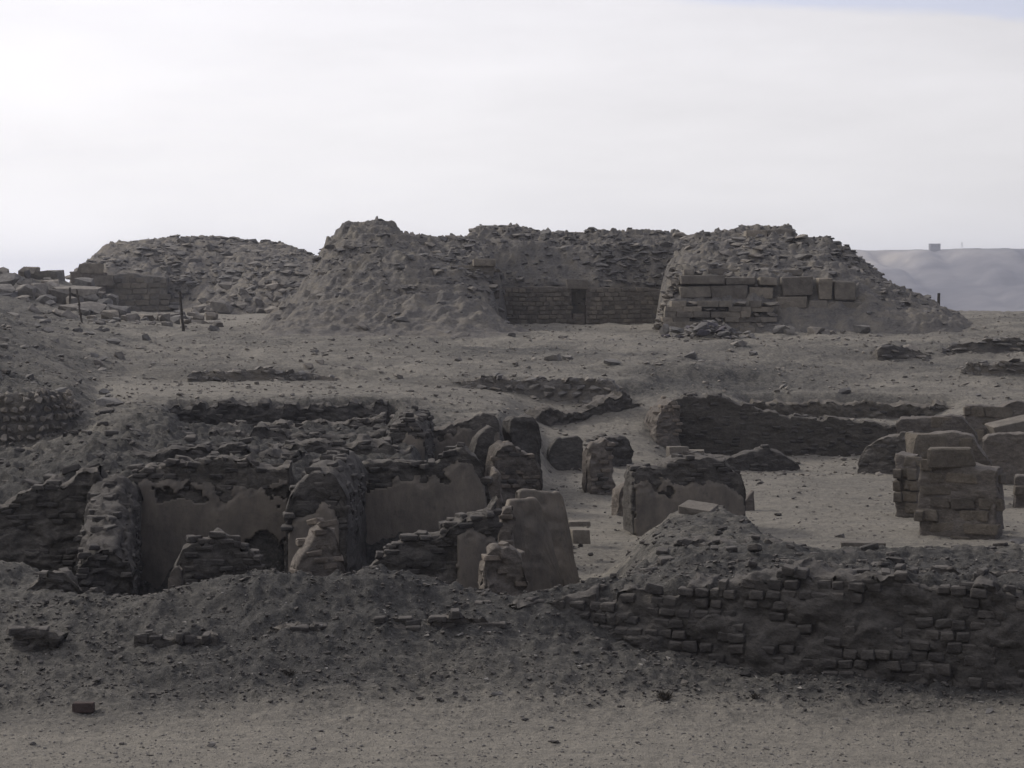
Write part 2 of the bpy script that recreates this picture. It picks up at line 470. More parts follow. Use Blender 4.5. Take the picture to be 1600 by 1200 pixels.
A_ROWS = [
    (0, [(0, 4.3)]), (6, [(0, 4.2)]), (12, [(0, 1.6)]), (18, [(0, 0.15)]), (24, [(0, 0.0)]), (28, [(0, 0.0)]),
    (29, [(0, .06), (800, .06), (1600, .03)]),
    (30, [(0, .22), (400, .24), (800, .22), (1200, .12), (1600, .10)]),
    (31, [(0, .42), (300, .5), (500, .55), (800, .45), (1000, .33), (1200, .25), (1600, .3)]),
    (32, [(-200, .55), (0, .62), (200, .72), (400, 1.0), (600, .95), (800, .78), (900, .7), (1000, .45), (1600, .4)]),
    (33, [(-200, .75), (0, .84), (180, 1.0), (280, 1.2), (400, 1.52), (540, 1.42), (640, 1.34), (750, 1.10), (830, 1.16), (900, 1.28), (1000, .6), (1600, .5)]),
]
B_ROWS = [
    (29, [(850, .3), (1150, 1.5), (1250, 1.62), (1900, 1.65)]),
    (31, [(850, .5), (1000, 1.1), (1150, 1.5), (1250, 1.66), (1900, 1.70)]),
    (32, [(-200, .55), (0, .62), (200, .72), (400, 1.0), (600, .95), (800, .78), (900, 1.0), (1000, 1.25), (1150, 1.5), (1900, 1.68)]),
    (33, [(-200, .75), (0, .84), (180, 1.0), (280, 1.2), (400, 1.52), (540, 1.42), (640, 1.34), (750, 1.10), (830, 1.16), (900, 1.28), (950, 1.38), (1050, 1.5), (1150, 1.58), (1300, 1.64), (1900, 1.6)]),
    (34.2, [(-200, .9), (0, .92), (100, .95), (170, .6), (250, -.1), (400, .2), (560, .1), (740, -.2), (820, .5), (930, .7), (980, 1.3), (1050, 1.55), (1200, 1.62), (1900, 1.52)]),
    (36, [(-200, 1.0), (0, 1.06), (80, 1.05), (140, .3), (190, -.3), (860, -.3), (930, 0), (970, .9), (1040, 1.45), (1200, 1.6), (1300, 1.48), (1900, 1.45)]),
    (37.3, [(-200, 1.15), (0, 1.18), (50, 1.0), (120, 0), (180, -.3), (860, -.2), (940, .2), (1030, 1.42), (1200, 1.58), (1245, 1.2), (1285, .25), (1600, .15), (1900, .2)]),
    (39, [(-200, .4), (0, .2), (60, 0), (120, -.3), (860, -.2), (940, .1), (1025, 1.3), (1180, 1.5), (1220, .9), (1262, .15), (1900, .1)]),
    (42.2, [(-200, -.2), (180, -.3), (860, -.1), (900, 0), (955, .2), (1030, 1.15), (1080, 1.35), (1170, 1.4), (1200, .8), (1240, .1), (1900, .1)]),
    (42.6, [(-300, 1.6), (0, 1.7), (100, 2.0), (200, 2.2), (440, 2.25), (448, 0), (860, 0), (955, .15), (1030, 1.1), (1080, 1.3), (1170, 1.35), (1200, .7), (1240, .1), (1900, .1)]),
    (45, [(-300, 1.75), (0, 1.9), (80, 2.15), (150, 2.4), (220, 2.25), (440, 2.25), (455, 2.0), (545, 1.9), (565, .1), (860, 0), (965, .08), (1020, .7), (1060, 1.2), (1130, 1.3), (1180, .8), (1215, .1), (1900, .1)]),
    (45.8, [(-300, 1.8), (0, 1.9), (80, 2.2), (150, 2.45), (220, 2.22), (440, 2.2), (560, 2.0), (655, 1.85), (668, .2), (900, .05), (975, .08), (1020, .6), (1060, 1.1), (1130, 1.15), (1180, .5), (1210, .1), (1900, .1)]),
    (48.5, [(-300, 1.9), (0, 2.0), (80, 2.3), (150, 2.5), (230, 2.25), (440, 2.2), (560, 2.05), (650, 2.0), (668, .2), (990, .08), (1040, .6), (1120, .8), (1180, .2), (1900, .12)]),
    (49.2, [(-300, 2.05), (0, 2.08), (80, 2.3), (150, 2.5), (230, 2.3), (440, 2.22), (650, 2.05), (668, .2), (1000, .08), (1050, .3), (1150, .3), (1200, .12), (1900, .12)]),
    (51, [(-300, 1.9), (0, 2.0), (80, 2.3), (150, 2.55), (250, 2.4), (300, 2.25), (440, 2.2), (655, 2.1), (668, .25), (1900, .15)]),
    (54.5, [(-300, 1.7), (0, 1.75), (110, 2.1), (180, 2.65), (260, 2.7), (290, 2.22), (640, 2.2), (665, 2.2), (672, .3), (1900, .2)]),
    (56.2, [(-300, 2.9), (0, 2.7), (90, 2.3), (140, 2.45), (250, 2.7), (290, 2.22), (640, 2.25), (665, 2.3), (672, .3), (1900, .2)]),
    (56.7, [(-300, 3.1), (0, 2.9), (90, 2.7), (140, 2.5), (250, 2.65), (290, 2.25), (640, 2.3), (785, 2.3), (795, .35), (1900, .22)]),
    (59, [(-300, 3.5), (0, 3.25), (110, 3.0), (138, 2.55), (200, 2.5), (250, 2.6), (278, 1.5), (595, 1.4), (640, 2.3), (785, 2.4), (800, .4), (1900, .25)]),
    (66.05, [(-300, 4.0), (0, 3.5), (110, 3.1), (150, 2.6), (266, 2.5), (276, 1.5), (596, 1.5), (625, 2.4), (790, 2.3), (845, 1.4), (862, .4), (1000, .3), (1900, .3)]),
    (66.6, [(-300, 4.0), (0, 3.55), (110, 3.1), (150, 2.62), (400, 2.55), (600, 2.6), (790, 2.35), (845, 1.5), (862, .5), (1000, .35), (1900, .3)]),
    (69, [(-300, 4.2), (0, 3.7), (110, 3.15), (150, 2.7), (600, 2.6), (790, 2.3), (850, 1.2), (950, .95), (1020, .7), (1060, .3), (1440, .3), (1550, .6), (1900, 1.3)]),
    (72.15, [(-300, 4.4), (0, 3.85), (110, 3.2), (150, 2.7), (600, 2.6), (790, 2.3), (850, 1.55), (950, 1.5), (1010, 1.5), (1045, 1.0), (1060, .32), (1420, .32), (1480, .7), (1550, 1.2), (1900, 2.0)]),
    (72.6, [(-300, 4.5), (0, 3.9), (110, 3.25), (150, 2.75), (600, 2.6), (790, 2.4), (850, 1.7), (950, 1.75), (1010, 1.9), (1050, 2.2), (1170, 2.25), (1220, 1.4), (1420, 1.4), (1500, 1.5), (1600, 1.85), (1900, 2.2)]),
    (76.15, [(-300, 4.7), (0, 4.15), (110, 3.4), (160, 2.9), (250, 2.68), (600, 2.62), (720, 2.6), (850, 2.2), (980, 2.25), (1040, 2.4), (1150, 2.3), (1180, 1.4), (1440, 1.4), (1530, 2.1), (1900, 2.3)]),
    (76.75, [(-300, 4.7), (0, 4.2), (110, 3.5), (160, 2.95), (250, 2.68), (600, 2.66), (660, 2.8), (720, 2.9), (980, 2.7), (1040, 2.55), (1150, 2.35), (1500, 2.15), (1900, 2.35)]),
    (78.3, [(-300, 4.8), (0, 4.3), (110, 3.6), (160, 3.0), (250, 2.75), (600, 2.75), (660, 3.0), (900, 3.0), (1040, 2.8), (1150, 2.55), (1350, 2.35), (1900, 2.4)]),
    (79.2, [(-300, 4.85), (0, 4.4), (110, 3.7), (200, 3.15), (600, 3.12), (900, 3.05), (1000, 3.12), (1080, 3.18), (1180, 3.05), (1260, 2.75), (1350, 2.4), (1900, 2.45)]),
    (80, [(-300, 4.9), (0, 4.45), (110, 3.75), (200, 3.25), (600, 3.2), (900, 3.1), (1000, 3.2), (1080, 3.28), (1180, 3.15), (1270, 2.85), (1350, 2.5), (1900, 2.5)]),
    (85, [(-300, 5.2), (0, 4.9), (100, 4.2), (200, 3.6), (600, 3.55), (1000, 3.4), (1200, 3.2), (1350, 3.05), (1600, 3.15), (1900, 3.2)]),
    (90, [(-300, 5.3), (0, 5.05), (100, 4.4), (250, 3.9), (600, 3.9), (1000, 3.8), (1600, 3.7), (1900, 3.9)]),
    (95, [(-300, 5.3), (0, 5.0), (100, 4.5), (200, 4.1), (600, 4.1), (1000, 4.05), (1600, 4.1), (1900, 4.3)]),
    (100, [(-300, 5.3), (0, 4.9), (120, 4.45), (200, 4.25), (1000, 4.25), (1600, 4.4), (1900, 4.6)]),
    (110, [(-300, 5.3), (0, 4.9), (200, 4.45), (1000, 4.4), (1600, 4.6), (1900, 4.7)]),
    (120, [(-300, 6.4), (0, 6.0), (80, 5.4), (170, 4.6), (200, 4.5), (1000, 4.5), (1600, 4.65), (1900, 4.75)]),
    (130, [(-300, 7.4), (0, 7.1), (60, 7.0), (108, 6.9), (150, 6.0), (180, 4.9), (200, 4.7), (1000, 4.6), (1600, 4.72), (1900, 4.8)]),
    (160, [(-300, 5.6), (0, 5.4), (200, 4.75), (1600, 4.6)]),
    (250, [(0, 3.6)]), (600, [(0, -3.0)]), (1500, [(0, -12.0)]), (4600, [(0, -14.0)]), (9000, [(0, -14.0)]),
]
S_ROWS = [
    (0, [(0, 1)]), (27.6, [(0, .97)]), (28.6, [(0, .70), (700, .85), (1600, .8)]), (29.4, [(0, .42), (700, .55), (1600, .45)]), (30.1, [(0, .22), (600, .12), (1600, 0)]), (33, [(0, .12), (150, .1), (400, .06), (1600, .0)]),
    (34.5, [(0, .3), (150, .1), (900, .0), (1040, .12), (1150, .1), (1300, .05), (1900, .1)]),
    (38, [(0, .1), (870, .0), (900, .75), (950, .7), (990, .3), (1050, .3), (1200, .3), (1250, .2), (1290, .9), (1900, .8)]),
    (43, [(-200, .05), (100, .05), (440, .05), (860, .0), (890, .8), (960, .75), (1010, .25), (1180, .2), (1240, .9), (1900, .85)]),
    (49, [(0, .1), (150, .05), (300, .0), (860, .1), (890, .9), (1900, .9)]),
    (54, [(0, .5), (120, .5), (200, .12), (300, .0), (660, .05), (860, .7), (900, .95), (1900, .95)]),
    (58, [(0, .1), (120, .2), (160, .7), (225, .4), (270, .0), (640, .0), (700, .2), (860, .8), (1900, .95)]),
    (65, [(0, .1), (130, .3), (180, .8), (250, .3), (600, .1), (700, .5), (860, .8), (1900, .9)]),
    (69, [(0, .1), (130, .3), (180, .9), (600, .8), (860, .8), (950, .9), (1900, .9)]),
    (76, [(0, .1), (130, .3), (200, .75), (700, .75), (900, .8), (1030, .3), (1150, .3), (1250, .7), (1900, .7)]),
    (80, [(0, .1), (100, .25), (200, .7), (600, .65), (980, .5), (1040, .2), (1250, .3), (1400, .7), (1900, .4)]),
    (88, [(0, .15), (120, .45), (250, .55), (600, .6), (1000, .6), (1900, .5)]),
    (96, [(0, .15), (200, .6), (600, .7), (1900, .6)]), (110, [(0, .2), (280, .6), (320, 1), (400, 1), (1900, .6)]), (140, [(0, .3), (300, 1), (400, 1), (1900, .5)]), (9000, [(0, .5)]),
]
TA, TB, TS = rows_to_table(A_ROWS), rows_to_table(B_ROWS, 2), rows_to_table(S_ROWS, 6)
FACE = [(700, 33.2), (850, 32.5), (1000, 31.9), (1200, 31.15), (1400, 30.5), (1600, 29.95), (1800, 29.5), (2300, 28.5)]
def H(x, y, fine=True):
    x = np.asarray(x, float)
    y = np.asarray(y, float)
    wx = x + 0.25 * fbm2(x * 1.1, y * 1.1, 3, 5)
    wy = y + 0.22 * fbm2(x * 1.3, y * 1.3, 3, 9)
    wall = sstep(y, 36, 40)                    # warp only softly at the foot walls
    px = px_of(x + (wx - x) * 0.5, y)
    yy = y + (wy - y) * 0.45
    za = table(TA, px, np.minimum(yy, 33))
    zb = table(TB, px, np.maximum(yy, 29))
    fy = np.interp(px, [f[0] for f in FACE], [f[1] for f in FACE])
    m = sstep(yy - fy, 0.28, 0.62)
    z = np.where(y > 33.6, zb, za * (1 - m) + zb * m)
    if not fine:
        return z
    s = table(TS, px_of(x, y), y)
    rough = 1 - 0.8 * np.clip(s, 0, 1)
    far = 1 + sstep(y, 60, 100) * 1.0
    far = far * (1 - 0.9 * sstep(y, 150, 400))
    near = 1 - sstep(y, 18, 10) * 0.5
    n = fbm2(x * 0.55, y * 0.55, 3, 31) * 0.10 * (0.5 + rough) * far
    n = n + fbm2(x * 2.3, y * 2.3, 4, 37, 0.55) * 0.085 * rough * far
    n = n + fbm2(x * 0.9, y * 3.6, 4, 71, 0.6) * 0.17 * rough * (1 - 0.45 * sstep(y, 28, 31) * sstep(y, 34, 32)) * sstep(y, 29, 31) * (1 - 0.5 * sstep(y, 66, 80))
    mas = sstep(y, 41.5, 43) * sstep(y, 66, 62) * sstep(px_of(x, y), 680, 640) * rough
    n = n + (np.abs(fbm2(x * 1.5, y * 3.0, 4, 75, 0.65)) * 0.36 - 0.08) * mas
    w, wi = worley2(x * 3.1 + 0.3 * vn2(x * 3, y * 3, 3), y * 3.1, 41)
    n = n + (np.clip(0.62 - w, 0, 1) * wi) * 0.17 * rough
    w2, wi2 = worley2(x * 7.5, y * 7.5, 43)
    n = n + (np.clip(0.55 - w2, 0, 1) * wi2 ** 2) * 0.09 * (0.25 + rough)
    n = n + fbm2(x * 6, y * 9, 3, 47) * 0.016
    return z + n * near

def terrain_patch():
    nr, nc = 900, 640
    D = 19.5 * (165 / 19.5) ** np.linspace(0, 1, nr)
    # a denser band of rows where the ruins are
    inner = np.linspace(-120, 1720, nc - 80)
    P = np.concatenate([np.linspace(-690, -135, 40), inner, np.linspace(1735, 2290, 40)])
    DD, PP = np.meshgrid(D, P, indexing='ij')
    X = (PP - 800) / F * DD
    Z = H(X, DD)
    V = np.stack([X, DD, Z], -1).reshape(-1, 3)
    me = mesh_np('ground', V, grid_quads(nr, P.size), M_EARTH)
    s = table(TS, PP, DD).ravel().astype(np.float32)
    a = me.attributes.new('sand', 'FLOAT', 'POINT')
    a.data.foreach_set('value', s)
    o = bpy.data.objects.new('ground', me)
    tag(link(o), 'sandy desert ground with dark rubble slopes and sunken excavated courts', None, None, 'structure')
    return nr, P, D, Z
terrain_patch()

def terrain_far():
    # plain beyond the ruins, beside them and behind the camera; rings butt against the detailed patch
    ny = np.concatenate([np.linspace(-120, 19.5, 30)])
    def patch(name, Xs, Ys):
        XX, YY = np.meshgrid(Xs, Ys)
        Z = H(XX, YY)
        V = np.stack([XX, YY, Z], -1).reshape(-1, 3)
        me = mesh_np(name, V, grid_quads(len(Ys), len(Xs)), M_EARTH)
        a = me.attributes.new('sand', 'FLOAT', 'POINT')
        a.data.foreach_set('value', table(TS, px_of(XX, YY), YY).ravel().astype(np.float32))
        o = bpy.data.objects.new(name, me)
        tag(link(o), None, None, None, 'structure')
    # fan beyond 165 m
    D = 165 * (4500 / 165) ** np.linspace(0, 1, 120)
    P = np.linspace(-690, 2290, 160)
    DD, PP = np.meshgrid(D, P, indexing='ij')
    X = (PP - 800) / F * DD
    V = np.stack([X, DD, H(X, DD)], -1).reshape(-1, 3)
    me = mesh_np('desert_plain', V, grid_quads(len(D), len(P)), M_EARTH)
    a = me.attributes.new('sand', 'FLOAT', 'POINT')
    a.data.foreach_set('value', np.full(len(V), 0.6, np.float32))
    tag(link(bpy.data.objects.new('desert_plain', me)), None, None, None, 'structure')
    # sides, left and right of the fan
    for sgn, p0 in ((-1, -690), (1, 2290)):
        D = np.concatenate([19.5 * (165 / 19.5) ** np.linspace(0, 1, 90), 165 * (4500 / 165) ** np.linspace(0.02, 1, 50)])
        T = np.linspace(0, 1, 30) ** 2
        DD, TT = np.meshgrid(D, T, indexing='ij')
        x0 = (p0 - 800) / F * DD
        X = x0 + sgn * TT * (DD * 0.7 + 60)
        Z = H(np.where(TT > 0, X, x0), DD)
        V = np.stack([X, DD, Z], -1).reshape(-1, 3)
        q = grid_quads(len(D), len(T))
        if sgn < 0: q = q[:, ::-1]
        me = mesh_np('desert_side', V, q, M_EARTH)
        a = me.attributes.new('sand', 'FLOAT', 'POINT')
        a.data.foreach_set('value', np.full(len(V), 0.4, np.float32))
        tag(link(bpy.data.objects.new('desert_side', me)), None, None, None, 'structure')
    # behind and under the camera
    Ys = np.concatenate([np.linspace(-400, -20, 20), np.linspace(-15, 19.5, 50)])
    Xs = np.concatenate([np.linspace(-400, -12, 30), np.linspace(-11, 11, 60), np.linspace(12, 400, 30)])
    XX, YY = np.meshgrid(Xs, Ys)
    Z = H(XX, np.maximum(YY, 0.5))
    V = np.stack([XX, YY, Z], -1).reshape(-1, 3)
    me = mesh_np('sandy_bank', V, grid_quads(len(Ys), len(Xs)), M_EARTH)
    a = me.attributes.new('sand', 'FLOAT', 'POINT')
    a.data.foreach_set('value', np.full(len(V), 0.9, np.float32))
    tag(link(bpy.data.objects.new('sandy_bank', me)), None, None, None, 'structure')
terrain_far()

# ------------------------------------------------------------------ piece meshes (shared data)
def chamfer_box(seed, jit=0.06, ch=0.12, mat=None, name='brick'):
    r = np.random.default_rng(seed)
    V, idx = [], {}
    for sx in (-1, 1):
        for sy in (-1, 1):
            for sz in (-1, 1):
                c = np.array([sx, sy, sz]) * 0.5 + r.uniform(-jit, jit, 3)
                for a in range(3):
                    p = c.copy()
                    for b in range(3):
                        if b != a:
                            p[b] -= (sx, sy, sz)[b] * ch * r.uniform(0.4, 1.3) * (0.5 if b < 2 else 1)
                    # vertex lies on the face normal to a
                    idx[(sx, sy, sz, a)] = len(V)
                    V.append(p)
    import bmesh
    bm = bmesh.new()
    vs = [bm.verts.new(v) for v in V]
    bmesh.ops.convex_hull(bm, input=vs)
    bmesh.ops.recalc_face_normals(bm, faces=bm.faces[:])
    me = bpy.data.meshes.new(name)
    bm.to_mesh(me)
    bm.free()
    me.materials.append(mat)
    return me
def hull_rock(seed, mat, n=13, name='stone', flat=1.0):
    import bmesh
    r = np.random.default_rng(seed)
    v = r.normal(size=(n, 3))
    v /= np.linalg.norm(v, axis=1)[:, None]
    v = np.sign(v) * np.abs(v) ** 0.75
    v *= r.uniform(0.8, 1.05, (n, 1)) * 0.5
    bm = bmesh.new()
    for p in v:
        bm.verts.new(p)
    res = bmesh.ops.convex_hull(bm, input=bm.verts[:])
    for g in [g for g in bm.verts if not g.link_faces]:
        bm.verts.remove(g)
    bmesh.ops.recalc_face_normals(bm, faces=bm.faces[:])
    me = bpy.data.meshes.new(name)
    bm.to_mesh(me)
    bm.free()
    me.materials.append(mat)
    return me
BR = [chamfer_box(i, 0.07, 0.20, M_BRICK) for i in range(14)]
BRL = [chamfer_box(40 + i, 0.07, 0.20, M_BRICK_L) for i in range(10)]
BLK = [chamfer_box(80 + i, 0.035, 0.07, M_BLOCK, 'stone_block') for i in range(10)]
RK = [hull_rock(i, M_STONE_D) for i in range(16)]
RKL = [hull_rock(50 + i, M_STONE) for i in range(12)]
RKM = [hull_rock(90 + i, M_BRICK) for i in range(10)]
RKP = [hull_rock(120 + i, M_PALE, 9) for i in range(6)]
RKD = [hull_rock(140 + i, M_DARKSTONE) for i in range(6)]

def stuff_mesh(name, pos, scl, rot, variants, mat, root=None, label=None, smooth=False):
    """many small pieces in one mesh"""
    Vs, Fs, off = [], [], 0
    vdat = []
    for me in variants:
        v = np.array([list(p.co) for p in me.vertices])
        f = []
        for p in me.polygons:
            vs = list(p.vertices)
            for k in range(1, len(vs) - 1):
                f.append((vs[0], vs[k], vs[k + 1]))
        vdat.append((v, np.array(f)))
    which = rng.integers(0, len(variants), len(pos))
    for k, (v, f) in enumerate(vdat):
        ids = np.where(which == k)[0]
        if not len(ids): continue
        P, S, R = pos[ids], scl[ids], rot[ids]
        cz, sz = np.cos(R[:, 2]), np.sin(R[:, 2])
        cx, sx = np.cos(R[:, 0]), np.sin(R[:, 0])
        loc = v[None] * S[:, None, :]
        yy = loc[..., 1] * cx[:, None] - loc[..., 2] * sx[:, None]
        zz = loc[..., 1] * sx[:, None] + loc[..., 2] * cx[:, None]
        xx = loc[..., 0] * cz[:, None] - yy * sz[:, None]
        y2 = loc[..., 0] * sz[:, None] + yy * cz[:, None]
        W = np.stack([xx, y2, zz], -1) + P[:, None, :]
        Vs.append(W.reshape(-1, 3))
        Fs.append((f[None] + (np.arange(len(ids)) * len(v))[:, None, None] + off).reshape(-1, 3))
        off += len(ids) * len(v)
    me = mesh_np(name, np.concatenate(Vs), np.concatenate(Fs), mat, smooth)
    if root is not None:
        me.transform(Matrix.Translation(-root.location))
    o = bpy.data.objects.new(name, me)
    link(o)
    if root is not None: o.parent = root
    return tag(o, label, None, None, 'stuff')

# ------------------------------------------------------------------ eroded wall builder
def front_line(pts, step):
    P = np.array([pt(px, 640, D)[:2] for px, D in pts])
    seg = np.linalg.norm(np.diff(P, axis=0), axis=1)
    cum = np.concatenate([[0], np.cumsum(seg)])
    n = max(4, int(cum[-1] / step) + 1)
    s = np.linspace(0, cum[-1], n)
    x = np.interp(s, cum, P[:, 0])
    y = np.interp(s, cum, P[:, 1])
    tx, ty = np.gradient(x, s), np.gradient(y, s)
    l = np.hypot(tx, ty)
    tx, ty = tx / l, ty / l
    # thickness direction: away from the camera
    nx, ny = -ty, tx
    return s, x, y, tx, ty, nx, ny
def top_of(prof, x, y):
    px = px_of(x, y)
    py = np.interp(px, [p[0] for p in prof], [p[1] for p in prof])
    return zpy(py, y)
WALLS = []
def wall(name, label, cat, pts, prof, th=0.7, base=-0.5, mat=None, step=0.055, rough=0.045, crumble=0.09, ch=0.12, bw=0.30,
         bricks=0.0, pieces=None, piece_name='brick', topbricks=0.0, limit=260, coat=None, batter=0.04, group=None, cell=0.03, seed=None,
         back_drop=0.0, zmin=None, proud=0.0, tumble=1.0, ends=0.0, hole=None, wvar=0.0, body='wall_body', noise_f=2.4, ragged=1.0):
    seed = seed if seed is not None else (sum(map(ord, label)) % 991)
    mat = mat or M_MUD
    pieces = pieces or BR
    rr = np.random.default_rng(seed)
    s, x, y, tx, ty, nx, ny = front_line(pts, step)
    T = top_of(prof, x, y)
    # ragged, stepped crest: brick-sized steps
    col = np.floor(s / (bw * 1.4))
    hsh = _h(col, col * 0, col * 0, seed)
    T = T + ragged * ((np.floor(hsh * 3) - 1) * crumble * 0.6 + vn2(s * 3.1, s * 0, seed + 3) * crumble * 0.5 + vn2(s * 9, s * 0, seed + 4) * crumble * 0.25)
    hmax = float(np.max(T) - base)
    nv = max(5, int(hmax / (step * 0.85)))
    nt = max(4, int(th / (step * 1.6)))
    nb = max(3, nv // 3)
    tv = np.concatenate([np.linspace(0, 1, nv), np.ones(nt - 1), np.linspace(1, 0, nb)[1:]])          # height fraction
    tt = np.concatenate([np.zeros(nv), np.linspace(0, 1, nt)[1:], np.ones(nb - 1)])                   # across
    m = 4 if th < 1.2 else 7
    sec = []
    L = s[-1]
    idxs = [0] * m + list(range(len(s))) + [len(s) - 1] * m
    shr = list(np.linspace(0.0, 1 - 1 / m, m)) + [1] * len(s) + list(np.linspace(1 - 1 / m, 0.0, m))
    idxs, shr = np.array(idxs), np.array(shr)
    t2 = 0.5 + (tt[None, :] - 0.5) * shr[:, None]
    Ti = T[idxs][:, None]
    hz = base + tv[None, :] * (Ti - base)
    # crest across the thickness: rounded shoulders and its own lumps
    edge = np.abs(2 * t2 - 1) ** 5
    px_, py_ = x[idxs][:, None], y[idxs][:, None]
    bat = batter * (hz - base)
    off = t2 * th + bat * (1 - 2 * t2) * 1.0
    X = px_ + nx[idxs][:, None] * off
    Y = py_ + ny[idxs][:, None] * off
    istop = (tv[None, :] > 0.999) * np.ones_like(X)
    Z = hz - istop * edge * crumble * 0.6 - istop * t2 * back_drop
    Z = Z + istop * fbm2(X * 4.2, Y * 4.2, 3, seed + 9) * crumble * 0.55
    # brick cell relief on the front
    S = s[idxs][:, None] + 0 * X
    course = np.floor(Z / ch)
    c2 = np.floor((S + (course % 2) * bw / 2) / bw)
    hv = _h(course + 500, c2, course * 0, seed + 1)
    big = fbm2(S * 1.2, Z * 1.6, 3, seed + 2)
    d = (hv - 0.5) * cell * 2 + big * rough * 1.3
    fr = (tt[None, :] < 0.001) * 1.0
    bk = (tt[None, :] > 0.999) * 1.0
    X = X - nx[idxs][:, None] * d * (fr - bk)
    Y = Y - ny[idxs][:, None] * d * (fr - bk)
    f = noise_f
    wob = rough
    dx = (vn3(X * f, Y * f, Z * f * 1.4, seed) + 0.5 * vn3(X * f * 3, Y * f * 3, Z * f * 4, seed + 5)) * wob
    dy = (vn3(X * f + 40, Y * f, Z * f * 1.4, seed) + 0.5 * vn3(X * f * 3, Y * f * 3 + 9, Z * f * 4, seed + 6)) * wob
    dz = (vn3(X * f, Y * f + 40, Z * f, seed) + 0.5 * vn3(X * f * 3, Y * f * 3, Z * f * 3 + 5, seed + 7)) * wob * 0.6 * np.clip((Z - base) * 3, 0, 1)
    # eroded foot and shoulders: ends wear back more near the top
    hi = 0.22 * wob
    dx = dx + vn3(X * f * 7, Y * f * 7, Z * f * 8, seed + 11) * hi
    dy = dy + vn3(X * f * 7 + 5, Y * f * 7, Z * f * 8, seed + 12) * hi
    dz = dz + vn3(X * f * 6, Y * f * 6 + 5, Z * f * 6, seed + 13) * hi * 1.3 * np.clip((Z - base) * 3, 0, 1)
    X, Y, Z = X + dx, Y + dy, Z + dz
    loc = (float(x.mean() + nx.mean() * th / 2), float(y.mean() + ny.mean() * th / 2), float(base))
    root = empty(name, loc, label, cat, group)
    root['kind'] = 'thing'
    V = np.stack([X, Y, Z], -1).reshape(-1, 3) - np.array(loc)
    q = grid_quads(X.shape[0], X.shape[1])[:, ::-1]
    if hole:
        hx = px_of(X, Y).ravel(); hy = (460 + (CAMZ - Z) / Y * F).ravel()
        inh = (hx > hole[0]) & (hx < hole[1]) & (hy > hole[2] + 9 * np.cos((hx - hole[0]) * .12) + 3 * vn2(hx * .3, hy * 0, 1)) & ((fr > 0) * np.ones_like(X)).ravel().astype(bool)
        q = q[~inh[q].all(axis=1)]
    me = mesh_np(body, V, q, mat)
    o = bpy.data.objects.new(body, me)
    link(o)
    o.parent = root
    zlow = zmin if zmin is not None else base
    n = 0
    # individual bricks on the front face
    if bricks > 0:
        cands = []
        z = zlow + ch * 0.5
        ci = 0
        while z < T.max():
            u = (ci % 2) * bw / 2 + rr.uniform(0, 0.04)
            while u < L:
                w = bw * rr.uniform(0.82 - wvar * .6, 1.08 + wvar)
                uc = u + w / 2
                if uc < L:
                    tz = np.interp(uc, s, T)
                    if z < tz - ch * 0.3:
                        keep = rr.uniform() < bricks * (0.85 + 0.35 * (math.sin(uc * 2.1 + seed) * math.sin(z * 5 + uc)))
                        if keep:
                            cands.append((uc, z + 0.03 * math.sin(uc * 0.9 + seed), w, z > tz - 2 * ch))
                u += w
            z += ch
            ci += 1
        rr.shuffle(cands)
        for uc, z, w, near_top in cands[:limit]:
            uc, z, w = float(uc), float(z), float(w)
            i = min(len(s) - 1, int(uc / L * (len(s) - 1)))
            bt = batter * (z - base)
            course_ = np.array([math.floor(z / ch)])
            bigv = float(fbm2(np.array([uc * 1.2]), np.array([z * 1.6]), 3, seed + 2)[0])
            outn = rough * 1.3 * bigv + rr.uniform(-0.03, 0.05) + proud
            dpt = 0.22
            o_ = bt - outn + dpt / 2 - 0.01
            loc_b = (x[i] + nx[i] * o_, y[i] + ny[i] * o_, z)
            ang = math.atan2(ty[i], tx[i])
            part(piece_name, pieces[int(rr.integers(len(pieces)))], root, loc_b,
                 (rr.normal(0, 0.04) * tumble, rr.normal(0, 0.035) * tumble, ang + rr.normal(0, 0.05) * tumble),
                 (w * rr.uniform(0.82, 0.97), dpt, ch * rr.uniform(0.74, 0.93)))
            n += 1
    if ends > 0:
        for i, sg in ((0, -1), (len(s) - 1, 1)):
            z = zlow + ch * 0.5
            while z < T[i] - ch * 0.4 + max(0, -back_drop):
                a = rr.uniform(0, bw)
                while a < th - bw * 0.5:
                    zt = T[i] - back_drop * a / th
                    if rr.uniform() < ends and z < zt - ch * 0.4:
                        e = 0.5 - rr.uniform(0.02, 0.09) / 0.22 + (batter * (z - base)) * 0
                        loc_b = (x[i] + nx[i] * a - sg * tx[i] * (0.11 - rr.uniform(0.0, 0.06) - proud), y[i] + ny[i] * a - sg * ty[i] * 0.06, z)
                        part(piece_name, pieces[int(rr.integers(len(pieces)))], root, loc_b,
                             (rr.normal(0, 0.05), rr.normal(0, 0.05), math.atan2(ty[i], tx[i]) + math.pi / 2 + rr.normal(0, 0.06)),
                             (bw * rr.uniform(.8, .97), 0.22, ch * rr.uniform(.75, .93)))
                    a += bw
                z += ch
